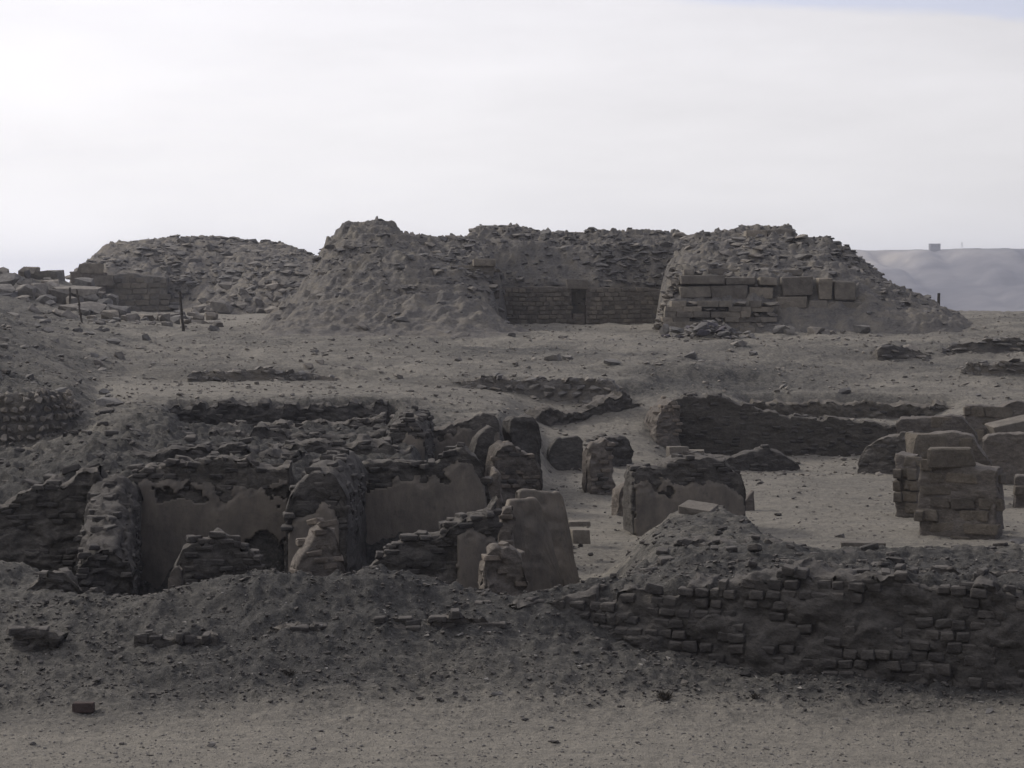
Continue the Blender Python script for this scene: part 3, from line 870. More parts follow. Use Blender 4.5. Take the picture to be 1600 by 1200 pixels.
    if topbricks > 0:
        k = int(L / bw * topbricks)
        for _ in range(min(k, 80)):
            uc = rr.uniform(0.02, 0.98) * L
            i = min(len(s) - 1, int(uc / L * (len(s) - 1)))
            a = rr.uniform(0.05, 0.85) * th
            zz = T[i] - crumble * 0.25 + rr.uniform(-0.02, 0.05) - back_drop * a / th
            part(piece_name, pieces[int(rr.integers(len(pieces)))], root, (x[i] + nx[i] * a, y[i] + ny[i] * a, zz),
                 (rr.normal(0, 0.13), rr.normal(0, 0.13), math.atan2(ty[i], tx[i]) + rr.choice([0, math.pi / 2]) + rr.normal(0, 0.3)),
                 (bw * rr.uniform(.6, 1.1), (0.16 if piece_name == 'brick' else bw * .7) * rr.uniform(.8, 1.2), ch * rr.uniform(0.8, 1.1)))
    # a coat of mud plaster with a ragged edge, a little proud of the face
    if coat:
        uu = np.arange(0, L, 0.035)
        zz = np.arange(base + 0.02, float(T.max()), 0.035)
        UU, ZZ = np.meshgrid(uu, zz)
        cx_ = np.interp(UU, s, x); cy_ = np.interp(UU, s, y)
        i_ = np.clip((UU / L * (len(s) - 1)).astype(int), 0, len(s) - 1)
        ctop = top_of(coat, cx_, cy_) + fbm2(UU * 2.5, ZZ * 2.5, 4, seed + 20, 0.7) * 0.34
        pxs = px_of(cx_, cy_)
        inside = (ZZ < ctop) & (ZZ < np.interp(UU, s, T) - 0.08) & (pxs > coat[0][0] + 3 * fbm2(ZZ * 3, ZZ, 2, seed)) & (pxs < coat[-1][0] + 3 * fbm2(ZZ * 3, ZZ * 0, 2, seed + 1))
        patch = fbm2(UU * 1.3 + seed, ZZ * 1.6, 4, seed + 77, 0.65)
        inside &= patch < 0.30 + 0.5 * np.clip(ctop - ZZ - 0.25, 0, 1)
        if hole:
            hx = px_of(cx_, cy_); hy = 460 + (CAMZ - ZZ) / cy_ * F
            inside &= ~((hx > hole[0] - 1) & (hx < hole[1] + 9) & (hy > hole[2] + 9 * np.cos((hx - hole[0]) * .12) + 3 * vn2(hx * .3, hy * 0, 1)))
        dist_in = np.clip((ctop - ZZ) * 5, 0, 1)
        bt = batter * (ZZ - base)
        offs = bt - (rough * 0.5 + cell + 0.035) * dist_in + 0.03 * (1 - dist_in) - fbm2(UU * 1.1, ZZ * 1.1, 3, seed + 30) * 0.025
        Xc = cx_ + nx[i_] * offs; Yc = cy_ + ny[i_] * offs
        V = np.stack([Xc, Yc, ZZ], -1).reshape(-1, 3) - np.array(loc)
        q = grid_quads(len(zz), len(uu))
        okv = inside.ravel()
        q = q[okv[q].all(axis=1)]
        if len(q):
            back = V + np.stack([nx[i_] * 0.12, ny[i_] * 0.12, 0 * UU], -1).reshape(-1, 3)
            nV = len(V)
            e = np.concatenate([q[:, [0, 1]], q[:, [1, 2]], q[:, [2, 3]], q[:, [3, 0]]])
            key = {}
            for a, b in e:
                key[(a, b)] = 1
            rim = [(a, b) for (a, b) in key if (b, a) not in key]
            rq = np.array([(b, a, a + nV, b + nV) for a, b in rim])
            Q = np.concatenate([q, rq])
            VV = np.concatenate([V, back])
            used = np.unique(Q)
            remap = np.full(len(VV), -1); remap[used] = np.arange(len(used))
            me = mesh_np('plaster_coat', VV[used], remap[Q], M_PLASTER)
            oc = bpy.data.objects.new('plaster_coat', me)
            link(oc)
            oc.parent = root
    WALLS.append((label, n))
    return root

def ground_z(x, y):
    return float(H(np.array([x]), np.array([y]))[0])

# ------------------------------------------------------------------ front enclosure wall
wall('mud_brick_wall', 'long low wall of dark crumbling mud bricks across the right foreground', 'wall',
     FACE[1:6] + [(1800, 29.5), (1950, 29.2)], [(850, 940), (950, 930), (1000, 926), (1100, 922), (1150, 908), (1270, 900), (1400, 904), (1430, 912), (1560, 924), (1700, 934), (1900, 945), (2300, 960)],
     th=1.7, base=-0.1, zmin=0.15, bricks=0.80, topbricks=0.9, limit=299, rough=0.10, crumble=0.12, ch=0.165, bw=0.265, cell=0.03, proud=0.0, tumble=1.5, batter=0.17)
def ledge(label, pts, prof, base, th=0.32, **k):
    k.setdefault('rough', 0.07); k.setdefault('crumble', 0.09); k.setdefault('bricks', 0.6); k.setdefault('topbricks', 1.2); k.setdefault('proud', 0.02)
    k.setdefault('limit', 120)
    return wall('brick_ledge', label, 'brick ledge', pts, prof, th=th, base=base, back_drop=0.10, noise_f=4.0, **k)
ledge('worn mud brick ledge behind the stone slab on the right front mound', [(1045, 36.4), (1150, 36.4), (1255, 36.2)], [(1045, 848), (1070, 838), (1150, 842), (1215, 850), (1255, 866)], 0.9, th=0.6)
ledge('low eroded ledge of mud bricks closest to the sunken court at the right edge', [(1330, 35.8), (1480, 35.6), (1750, 35.2)], [(1330, 872), (1380, 864), (1500, 870), (1600, 874), (1750, 880)], 0.9)
ledge('thin crumbling brick ledge in the middle of the right front mound', [(1060, 34.2), (1200, 33.8), (1330, 33.4)], [(1060, 884), (1130, 876), (1220, 882), (1330, 893)], 1.0)
ledge('broad worn ledge just above the long front wall at far right', [(1370, 32.2), (1480, 31.9), (1750, 31.4)], [(1370, 896), (1460, 886), (1580, 898), (1750, 905)], 1.1)
ledge('short row of four mud bricks exposed on the left front slope', [(205, 31.25), (338, 31.3)], [(205, 994), (230, 990), (338, 992)], 0.35, bricks=1.0, rough=0.03, ch=0.15, bw=0.27)
ledge('small clump of exposed bricks at the far left of the front slope', [(15, 31.3), (92, 31.3)], [(15, 990), (50, 980), (92, 990)], 0.3, rough=0.09)
ledge('ragged exposed bricks low on the slope under the left crest', [(425, 31.6), (520, 31.7)], [(425, 985), (460, 975), (520, 985)], 0.5, rough=0.09)
ledge('broken brick course jutting from the middle of the front slope', [(548, 31.75), (640, 31.85), (790, 31.9)], [(548, 975), (600, 968), (700, 968), (790, 978)], 0.5, rough=0.11)
ledge('rough brick bump crowning the slope left of the long wall', [(720, 32.6), (860, 32.6)], [(720, 945), (780, 940), (860, 940)], 0.6, rough=0.12)
ledge('dark brick outcrop with a hollow under it at the left edge', [(40, 34.6), (125, 34.8)], [(40, 925), (60, 898), (100, 900), (125, 925)], 0.6, rough=0.12, th=0.8)

# ------------------------------------------------------------------ left block of rooms
wall('mud_brick_wall', 'dark mud brick wall closing the far left room', 'wall', [(-300, 42.1), (150, 42.1)],
     [(-300, 800), (0, 785), (50, 768), (110, 748), (150, 735)], th=0.9, base=-0.4, zmin=-0.1, bricks=0.55, topbricks=0.5, limit=200, rough=0.10, crumble=0.13)
wall('mud_brick_wall', 'crumbled brick side wall tapering toward the viewer left of the plastered niche', 'wall', [(118, 38.0), (203, 38.14)],
     [(112, 905), (122, 882), (150, 855), (180, 860), (198, 880), (210, 930)], th=4.3, base=-0.4, zmin=0.1, bricks=0.6, topbricks=9.0, rough=0.10, crumble=0.22, back_drop=-1.15, limit=60, ends=0.6, noise_f=3.4)
wall('mud_brick_wall', 'tall plastered back wall of the deep niche with broken bricks along its crest', 'wall', [(196, 42.3), (449, 42.3)],
     [(196, 735), (240, 726), (300, 716), (380, 722), (449, 722)], th=1.1, base=-0.4, bricks=0.5, zmin=1.6, topbricks=2.2, limit=160, rough=0.06, crumble=0.15, hole=(384, 446, 838),
     coat=[(214, 750), (235, 738), (262, 742), (328, 748), (336, 764), (352, 772), (366, 762), (400, 766), (425, 748), (449, 748)])
wall('mud_brick_wall', 'arched pier with a pale plaster face between the two deep rooms', 'wall', [(444, 39.7), (540, 39.7)],
     [(440, 800), (450, 768), (468, 748), (495, 738), (520, 748), (533, 770), (548, 810)], th=5.3, base=-0.4, bricks=0.5, zmin=1.3, topbricks=8.0, limit=110, rough=0.06, crumble=0.14, back_drop=-0.05, ends=0.5,
     coat=[(447, 828), (456, 806), (476, 790), (515, 790), (524, 806), (530, 830)])
wall('mud_brick_wall', 'long smooth plastered wall with a wavy crest right of the arched pier', 'wall', [(553, 45.2), (769, 45.5)],
     [(553, 730), (570, 724), (600, 718), (650, 719), (685, 724), (705, 706), (722, 699), (740, 706), (752, 722), (760, 742), (770, 800)], th=0.65, base=-0.2, bricks=0.35, zmin=1.6,
     topbricks=1.0, limit=80, rough=0.05, crumble=0.08, coat=[(560, 748), (600, 738), (645, 742), (675, 738), (700, 728), (722, 712), (745, 725), (758, 760), (768, 850)])
wall('mud_brick_wall', 'dark sloping mud brick wall rising to a plastered end in the centre foreground', 'wall', [(548, 36.8), (712, 37.0), (779, 37.2)],
     [(548, 900), (580, 882), (605, 856), (640, 834), (680, 826), (712, 820), (740, 815), (762, 800), (779, 774)], th=0.6, base=-0.4, zmin=0.3, bricks=0.75, topbricks=1.6, limit=180, rough=0.09, crumble=0.13,
     coat=[(712, 838), (735, 826), (752, 832), (779, 850)])
wall('brick_stub', 'triangular stub of mud bricks standing in front of the plastered niche', 'brick stub', [(272, 35.8), (412, 36.0)],
     [(272, 890), (285, 862), (320, 838), (343, 826), (358, 838), (385, 858), (405, 880), (414, 900)], th=0.55, base=-0.4, zmin=0.3, bricks=0.75, topbricks=1.6, rough=0.06, crumble=0.11)
wall('brick_stub', 'narrow upright slab leaning beside the triangular brick stub', 'brick stub', [(260, 35.3), (281, 35.3)],
     [(260, 905), (266, 888), (276, 884), (281, 892)], th=0.3, base=-0.4, rough=0.03, crumble=0.03, mat=M_MUD_L, cell=0.01)
wall('brick_stub', 'pale pointed stub of crumbling bricks below the arched pier', 'brick stub', [(466, 35.1), (538, 35.4)],
     [(462, 894), (472, 872), (488, 846), (500, 828), (514, 826), (526, 838), (534, 856), (540, 890)], th=0.75, base=-0.4, zmin=0.9, bricks=0.75, topbricks=2.0, pieces=BRL, mat=M_MUD_L, rough=0.045, crumble=0.06, ends=.4)
wall('brick_pillar', 'pale crumbling pillar stump in front of the leaning slabs', 'pillar', [(757, 35.0), (822, 35.2)],
     [(754, 918), (762, 878), (775, 860), (808, 856), (818, 872), (825, 915)], th=0.6, base=-0.4, zmin=0.7, bricks=0.6, topbricks=1.2, pieces=BRL, mat=M_MUD_L, rough=0.10, crumble=0.09)
wall('wall_slab', 'large smooth tapering slab of plastered wall in the centre foreground', 'wall slab', [(799, 38.8), (883, 39.3)],
     [(797, 800), (803, 784), (838, 781), (848, 790), (858, 815), (868, 850), (876, 885), (884, 915)], th=0.4, base=-0.3, rough=0.03, crumble=0.035, cell=0.008, mat=M_PLASTER)
wall('wall_slab', 'darker flat topped slab right behind the large tapering slab', 'wall slab', [(812, 41.2), (908, 41.6)],
     [(812, 772), (818, 766), (872, 768), (882, 771), (887, 800), (895, 850), (903, 890), (910, 925)], th=0.4, base=-0.3, rough=0.035, crumble=0.03, cell=0.012, mat=M_PLASTER)
wall('brick_pillar', 'thin broken pillar edge at the left of the large tapering slab', 'pillar', [(781, 38.2), (801, 38.2)],
     [(781, 800), (788, 786), (801, 788)], th=0.5, base=-0.3, zmin=0.6, bricks=0.5, rough=0.06, crumble=0.06, pieces=BRL, mat=M_MUD_L)
# terraces of the massif behind
def terrace(label, pts, prof, base, **k):
    k.setdefault('th', 1.0); k.setdefault('bricks', 0.3); k.setdefault('topbricks', 0.8); k.setdefault('limit', 110)
    return wall('brick_terrace', label, 'terrace', pts, prof, base=base, rough=0.11, crumble=0.13, **k)
terrace('first ragged brick terrace directly behind the niche crest', [(200, 46.6), (470, 46.4)], [(200, 702), (300, 700), (400, 703), (470, 712)], 1.6)
terrace('second eroded brick terrace between the niche and the plastered wall', [(420, 49.6), (640, 50.0)], [(420, 698), (500, 696), (600, 692), (640, 700)], 1.4)
terrace('long low brick terrace below the dark trench', [(270, 53.2), (600, 53.2)], [(270, 682), (400, 674), (500, 676), (600, 684)], 1.6)
terrace('uppermost brick terrace forming the near lip of the dark trench', [(285, 57.0), (600, 57.0)], [(285, 668), (450, 664), (560, 660), (600, 656)], 1.6, th=1.2)
wall('mud_brick_wall', 'thick stepped wall end with a pale plastered corner behind the wavy wall', 'wall', [(585, 51.5), (665, 51.5)],
     [(585, 702), (600, 684), (618, 664), (640, 654), (656, 658), (666, 672)], th=5.0, base=-0.1, bricks=0.7, zmin=1.2, topbricks=8, rough=0.07, crumble=0.13, limit=120, ends=0.5,
     coat=[(628, 684), (640, 668), (656, 668), (665, 680)])
wall('mud_brick_wall', 'dark far face of the long trench at upper left', 'wall', [(258, 65.6), (606, 65.7)],
     [(258, 640), (300, 632), (350, 628), (450, 634), (540, 630), (606, 634)], th=0.9, base=1.0, bricks=0.3, rough=0.10, crumble=0.13, limit=80)
wall('mud_brick_wall', 'short dark trench face at the far left below the stone retaining wall', 'wall', [(-150, 48.8), (88, 48.9)],
     [(-150, 714), (0, 715), (60, 714), (90, 722)], th=0.6, base=1.5, bricks=0.2, rough=0.06, crumble=0.05, limit=40)
wall('mud_brick_wall', 'shadowed plastered wall behind the thick stepped wall end', 'wall', [(660, 56.4), (782, 56.6)],
     [(660, 662), (690, 672), (718, 656), (748, 648), (775, 652), (783, 660)], th=0.7, base=0.0, rough=0.05, crumble=0.07, coat=[(662, 680), (690, 684), (720, 668), (750, 660), (782, 672)])
wall('wall_slab', 'small upright wall slab before the shadowed plastered wall', 'wall slab', [(743, 54.6), (774, 54.8)],
     [(742, 712), (748, 684), (757, 672), (768, 664), (775, 666)], th=0.6, base=0.0, rough=0.05, crumble=0.05, cell=0.015)
wall('brick_pillar', 'tall flat faced pier at the left of the sandy corridor', 'pillar', [(800, 58.0), (846, 58.3)],
     [(798, 664), (806, 654), (832, 651), (841, 664), (846, 690), (853, 735)], th=1.0, base=0.0, rough=0.05, crumble=0.07, cell=0.02, mat=M_MUD)
wall('brick_pillar', 'crumbling stepped brick pier leaning against the tall flat faced pier', 'pillar', [(768, 53.6), (846, 54.0)],
     [(766, 770), (772, 720), (778, 694), (786, 684), (806, 690), (814, 706), (836, 712), (844, 725), (848, 760)], th=0.9, base=-0.1, zmin=0.4, bricks=0.65, topbricks=1.5, rough=0.09, crumble=0.11, mat=M_MUD_L, pieces=BRL + BR, limit=140)
wall('brick_pillar', 'ragged upright remnant in the gap between wavy wall and stepped pier', 'pillar', [(762, 50.0), (782, 50.0)],
     [(762, 760), (768, 735), (776, 728), (783, 745)], th=0.6, base=-0.1, rough=0.07, crumble=0.07, mat=M_MUD_L)

# ------------------------------------------------------------------ middle court
wall('standing_slab', 'rounded dark slab standing at the left of the sandy court', 'slab', [(858, 65.0), (912, 65.2)],
     [(857, 716), (861, 698), (872, 686), (890, 682), (906, 680), (913, 690)], th=0.5, base=0.0, rough=0.035, crumble=0.03, cell=0.01)
wall('brick_pillar', 'squat square brick pillar standing alone in the sandy court', 'pillar', [(923, 57.4), (959, 57.6)],
     [(922, 702), (929, 690), (938, 688), (950, 684), (959, 694)], th=0.6, base=-0.1, zmin=0.3, bricks=0.6, rough=0.06, crumble=0.06, mat=M_MUD_L, pieces=BRL + BR)
wall('brick_stub', 'dark rounded brick stub right behind the lone square pillar', 'brick stub', [(950, 66.4), (990, 66.8)],
     [(950, 684), (972, 681), (982, 686), (991, 708)], th=0.8, base=0.0, rough=0.07, crumble=0.07, bricks=0.3)
wall('brick_stub', 'low dark wall remnant between the standing slab and the rounded stub', 'brick stub', [(910, 69.0), (962, 69.2)],
     [(908, 700), (918, 686), (940, 680), (962, 682)], th=0.6, base=0.3, rough=0.09, crumble=0.08)
wall('mud_brick_wall', 'free standing plastered wall block with a heavy crumbling top in the centre right', 'wall', [(990, 49.8), (1165, 50.4)],
     [(988, 752), (994, 734), (1010, 727), (1045, 730), (1062, 722), (1090, 716), (1132, 720), (1146, 730), (1160, 742), (1167, 770)], th=0.95, base=-0.3, zmin=1.3, bricks=0.4, topbricks=1.5, limit=70,
     rough=0.06, crumble=0.10, coat=[(992, 760), (1010, 752), (1028, 758), (1036, 742), (1060, 750), (1130, 748), (1150, 764), (1163, 775)])
wall('brick_stub', 'small pointed stub just left of the plastered wall block', 'brick stub', [(966, 52.8), (992, 52.9)],
     [(965, 785), (970, 766), (980, 757), (992, 757)], th=0.5, base=-0.1, rough=0.06, crumble=0.05, mat=M_MUD_L)
wall('wall_slab', 'tiny pointed slab poking out right of the plastered wall block', 'wall slab', [(1162, 54.5), (1180, 54.6)],
     [(1162, 786), (1172, 774), (1181, 766)], th=0.3, base=-0.1, rough=0.02, crumble=0.02, cell=0.01, mat=M_MUD_L)
wall('mud_brick_wall', 'long dark retaining wall closing the far side of the sunken court', 'wall', [(1050, 71.6), (1420, 71.8)],
     [(1050, 628), (1058, 620), (1080, 617), (1125, 617), (1145, 622), (1165, 632), (1200, 645), (1235, 650), (1262, 652), (1330, 655), (1420, 668)], th=0.9, base=0.0, zmin=0.3, bricks=0.35, topbricks=0.5,
     limit=280, rough=0.04, crumble=0.09, step=0.07, cell=0.015, mat=M_MUD_M)
wall('mud_brick_wall', 'upper dark wall band above the long retaining wall', 'wall', [(1160, 75.6), (1492, 75.8)],
     [(1160, 632), (1190, 628), (1300, 630), (1350, 627), (1420, 631), (1492, 630)], th=0.8, base=1.0, bricks=0.2, rough=0.10, crumble=0.12, limit=80, step=0.07, mat=M_MUD_M)
wall('brick_pillar', 'sunlit stepped brick pier at the left end of the retaining wall', 'pillar', [(1027, 70.4), (1064, 70.6)],
     [(1024, 668), (1032, 642), (1044, 630), (1056, 628), (1065, 645)], th=1.6, base=0.3, zmin=0.9, bricks=0.7, topbricks=1.5, rough=0.08, crumble=0.09, mat=M_MUD_L, pieces=BRL)
wall('brick_stub', 'long low humped wall stub lying in front of the retaining wall', 'brick stub', [(1128, 65.6), (1252, 66.2)],
     [(1125, 728), (1140, 714), (1168, 706), (1198, 700), (1218, 704), (1240, 718), (1254, 735)], th=0.6, base=0.0, zmin=0.3, bricks=0.3, rough=0.06, crumble=0.08)
wall('brick_stub', 'low wall remnant joining the stone blocks to the humped stub', 'brick stub', [(1066, 68.5), (1150, 68.7)],
     [(1064, 716), (1090, 708), (1150, 714)], th=0.6, base=0.0, rough=0.06, crumble=0.06)
wall('rock_outcrop', 'dark eroded outcrop below the middle stone row', 'outcrop', [(832, 71.0), (920, 72.4), (1006, 73.4)],
     [(830, 658), (850, 644), (872, 634), (885, 644), (905, 640), (930, 632), (952, 616), (968, 614), (985, 620), (1008, 636)], th=1.0, base=1.0, rough=0.12, crumble=0.12, body='rock_body')

# ------------------------------------------------------------------ pillars and blocks at the right
M_BLOCK3 = mat_stone('dusty_brown_block', (0.080, 0.070, 0.059), (0.125, 0.110, 0.092), (0.175, 0.154, 0.128), 0.09, 3.0)
BLD = [chamfer_box(180 + i, 0.06, 0.13, M_BLOCK3, 'stone_block') for i in range(8)]
def pillar(label, pts, prof, th, zmin, bw=0.55, ch=0.30, bricks=0.85, **k):
    k.setdefault('rough', 0.05); k.setdefault('crumble', 0.06)
    return wall('block_pillar', label, 'pillar', pts, prof, th=th, base=-0.2, zmin=zmin, bricks=bricks, bw=bw, ch=ch, wvar=0.45, pieces=BLD, piece_name='stone_block',
                mat=M_MUD_L, ragged=0.2, cell=0.012, batter=0.02, proud=0.022, ends=0.3, **k)
pillar('largest block built pillar near the right edge with big tan stones', [(1436, 49.6), (1558, 48.9)], [(1434, 726), (1440, 722), (1520, 727), (1525, 730), (1561, 734)], 1.0, -0.1)
pillar('slimmer pale edged pillar touching the left of the largest pillar', [(1401, 53.2), (1432, 53.0)], [(1399, 712), (1404, 707), (1432, 712)], 0.9, 0.0, bw=0.45)
pillar('broad low block wall behind the two big pillars', [(1426, 58.0), (1542, 57.4)], [(1424, 688), (1432, 682), (1470, 676), (1487, 673), (1520, 680), (1545, 720)], 0.8, 0.2, bw=0.7)
wall('mud_brick_wall', 'dark rounded wall end bulging left of the block pillars', 'wall', [(1342, 64.8), (1425, 64.2)],
     [(1340, 730), (1350, 702), (1370, 688), (1392, 680), (1425, 676)], th=0.9, base=0.0, zmin=0.3, bricks=0.4, rough=0.06, crumble=0.07)
pillar('rearmost flat topped block wall above the dark rounded wall end', [(1402, 66.5), (1530, 66.0)], [(1400, 664), (1408, 653), (1470, 651), (1488, 648), (1505, 652), (1520, 668), (1531, 690)], 0.8, 0.5, bw=0.9, ch=0.4)
pillar('pale block wall with a sunlit left end at the upper right edge', [(1508, 70.2), (1680, 69.4)], [(1504, 642), (1510, 632), (1530, 632), (1560, 636), (1590, 626), (1680, 632)], 0.9, 1.0, bw=0.9, ch=0.4)
pillar('flat tan wall slab at the right edge under the pale block wall', [(1536, 61.5), (1690, 61.0)], [(1534, 690), (1545, 680), (1580, 676), (1690, 680)], 0.7, 0.2, bw=0.9, ch=0.4, bricks=0.4)
pillar('small squat pillar cut off by the right edge of the court', [(1588, 55.0), (1660, 54.8)], [(1586, 750), (1594, 742), (1660, 740)], 0.6, 0.0)

def block_thing(name, label, cat, px0, py0, px1, py1, D, depth=0.6, rotz=0.05, var=None, tilt=(0, 0), group=None):
    a, b = pt(px0, py1, D), pt(px1, py0, D)
    o = bpy.data.objects.new(name, random.choice(var or BLK))
    link(o)
    o.location = ((a[0] + b[0]) / 2, D + depth / 2, (a[2] + b[2]) / 2)
    o.scale = (abs(b[0] - a[0]), depth, abs(b[2] - a[2]))
    o.rotation_euler = (tilt[0], tilt[1], rotz)
    return tag(o, label, cat, group)
block_thing('stone_block', 'long tan stone block lying on top of the largest pillar', 'stone block', 1453, 700, 1524, 732, 49.2, 0.55, -0.08, BLD)
block_thing('stone_block', 'grey stone block perched on the broad low block wall', 'stone block', 1424, 678, 1480, 718, 56.6, 0.6, 0.15, BLD)
block_thing('stone_block', 'broken stone lump at the right foot of the largest pillar', 'stone block', 1550, 806, 1573, 834, 50.0, 0.5, 0.2, RK)
block_thing('stone_block', 'square stone block at the left end of the low wall below the sunlit pier', 'stone block', 1044, 698, 1074, 722, 67.5, 0.5, 0.2)
block_thing('stone_block', 'flatter stone block beside the square one at the foot of the retaining wall', 'stone block', 1070, 704, 1102, 720, 67.8, 0.6, -0.1)
block_thing('stone_block', 'slanted pale slab leaning between the two walls at the right edge', 'stone block', 1552, 655, 1650, 672, 66.5, 0.9, 0.1, None, (0.1, -0.2))
block_thing('stone_block', 'squarish stone lying half buried in the corridor right of the dark slab', 'stone block', 893, 828, 920, 850, 45.6, 0.35, 0.2)
block_thing('stone_slab', 'thin flat stone slab on the sand above the half buried stone', 'stone slab', 888, 815, 922, 823, 47.6, 0.35, 0.1)
block_thing('stone_slab', 'pale flat stone slab resting on top of the right front mound', 'stone slab', 1068, 792, 1120, 804, 43.3, 0.7, -0.35, None, (0.12, 0.12))
block_thing('stone_block', 'rounded dark stone at the right edge below the block pillars', 'stone block', 1578, 842, 1612, 862, 48.0, 0.5, 0.1, RK)
block_thing('stone_slab', 'low grey slab with a reddish end lying in the near edge of the court', 'stone slab', 1318, 848, 1385, 866, 44.5, 0.4, -0.1)
rb = block_thing('fired_brick', 'single dark reddish brick lying on the sand at lower left', 'brick', 112, 1116, 146, 1131, 28.9, 0.14, 0.08, [chamfer_box(300, 0.03, 0.10, M_RED)])
x, y, z = rb.location
rb.location.z = ground_z(x, y) + rb.scale.z * 0.42

# ------------------------------------------------------------------ dry stone rows
def stone_wall(label, pts, prof, base, th=0.8, **k):
    k.setdefault('bw', 0.55); k.setdefault('ch', 0.27); k.setdefault('bricks', 1.1); k.setdefault('topbricks', 2.2); k.setdefault('limit', 280)
    k.setdefault('pieces', RK + RKL); k.setdefault('proud', 0.16); k.setdefault('tumble', 3.0)
    return wall('dry_stone_wall', label, 'stone wall', pts, prof, th=th, base=base, mat=M_RUBBLE, rough=0.045, crumble=0.12, piece_name='stone', body='rubble_core', back_drop=0.15, **k)
stone_wall('retaining wall of small upright rubble stones at the far left edge', [(-220, 54.6), (60, 55.2), (112, 56.2), (134, 58.0)],
           [(-220, 604), (0, 618), (40, 612), (90, 612), (115, 620), (136, 652)], 1.5, bw=0.25, ch=0.25, zmin=1.8, bricks=1.2, batter=0.12, limit=299, wvar=0.35, tumble=6.0, proud=0.2, pieces=RKL)
stone_wall('low ragged row of stones left of centre on the sandy rise', [(292, 77.6), (420, 77.6), (545, 78.4)],
           [(290, 588), (330, 580), (380, 574), (415, 572), (440, 582), (480, 583), (545, 594)], 2.3, bw=0.5, ch=0.25, zmin=2.7)
stone_wall('long low dry stone wall in the centre of the middle ground', [(720, 76.2), (880, 75.4), (975, 74.6)],
           [(718, 590), (760, 586), (800, 592), (900, 592), (925, 586), (945, 588), (962, 598), (978, 618)], 1.6, zmin=1.9)
stone_wall('short outcrop of layered flat stones at upper right', [(1372, 86.5), (1455, 87.2)],
           [(1370, 548), (1390, 538), (1420, 540), (1455, 552)], 2.6, bw=0.8, ch=0.2, zmin=3.3)
stone_wall('larger outcrop of layered flat stones at the far right edge', [(1470, 88.5), (1660, 88.0)],
           [(1468, 550), (1490, 535), (1540, 534), (1600, 528), (1660, 532)], 2.6, bw=0.8, ch=0.22, zmin=3.3)
stone_wall('dark layered stones under the far right outcrop', [(1500, 82.0), (1680, 81.5)],
           [(1498, 580), (1520, 570), (1570, 566), (1620, 568), (1680, 570)], 2.2, bw=0.7, ch=0.2, zmin=2.7)

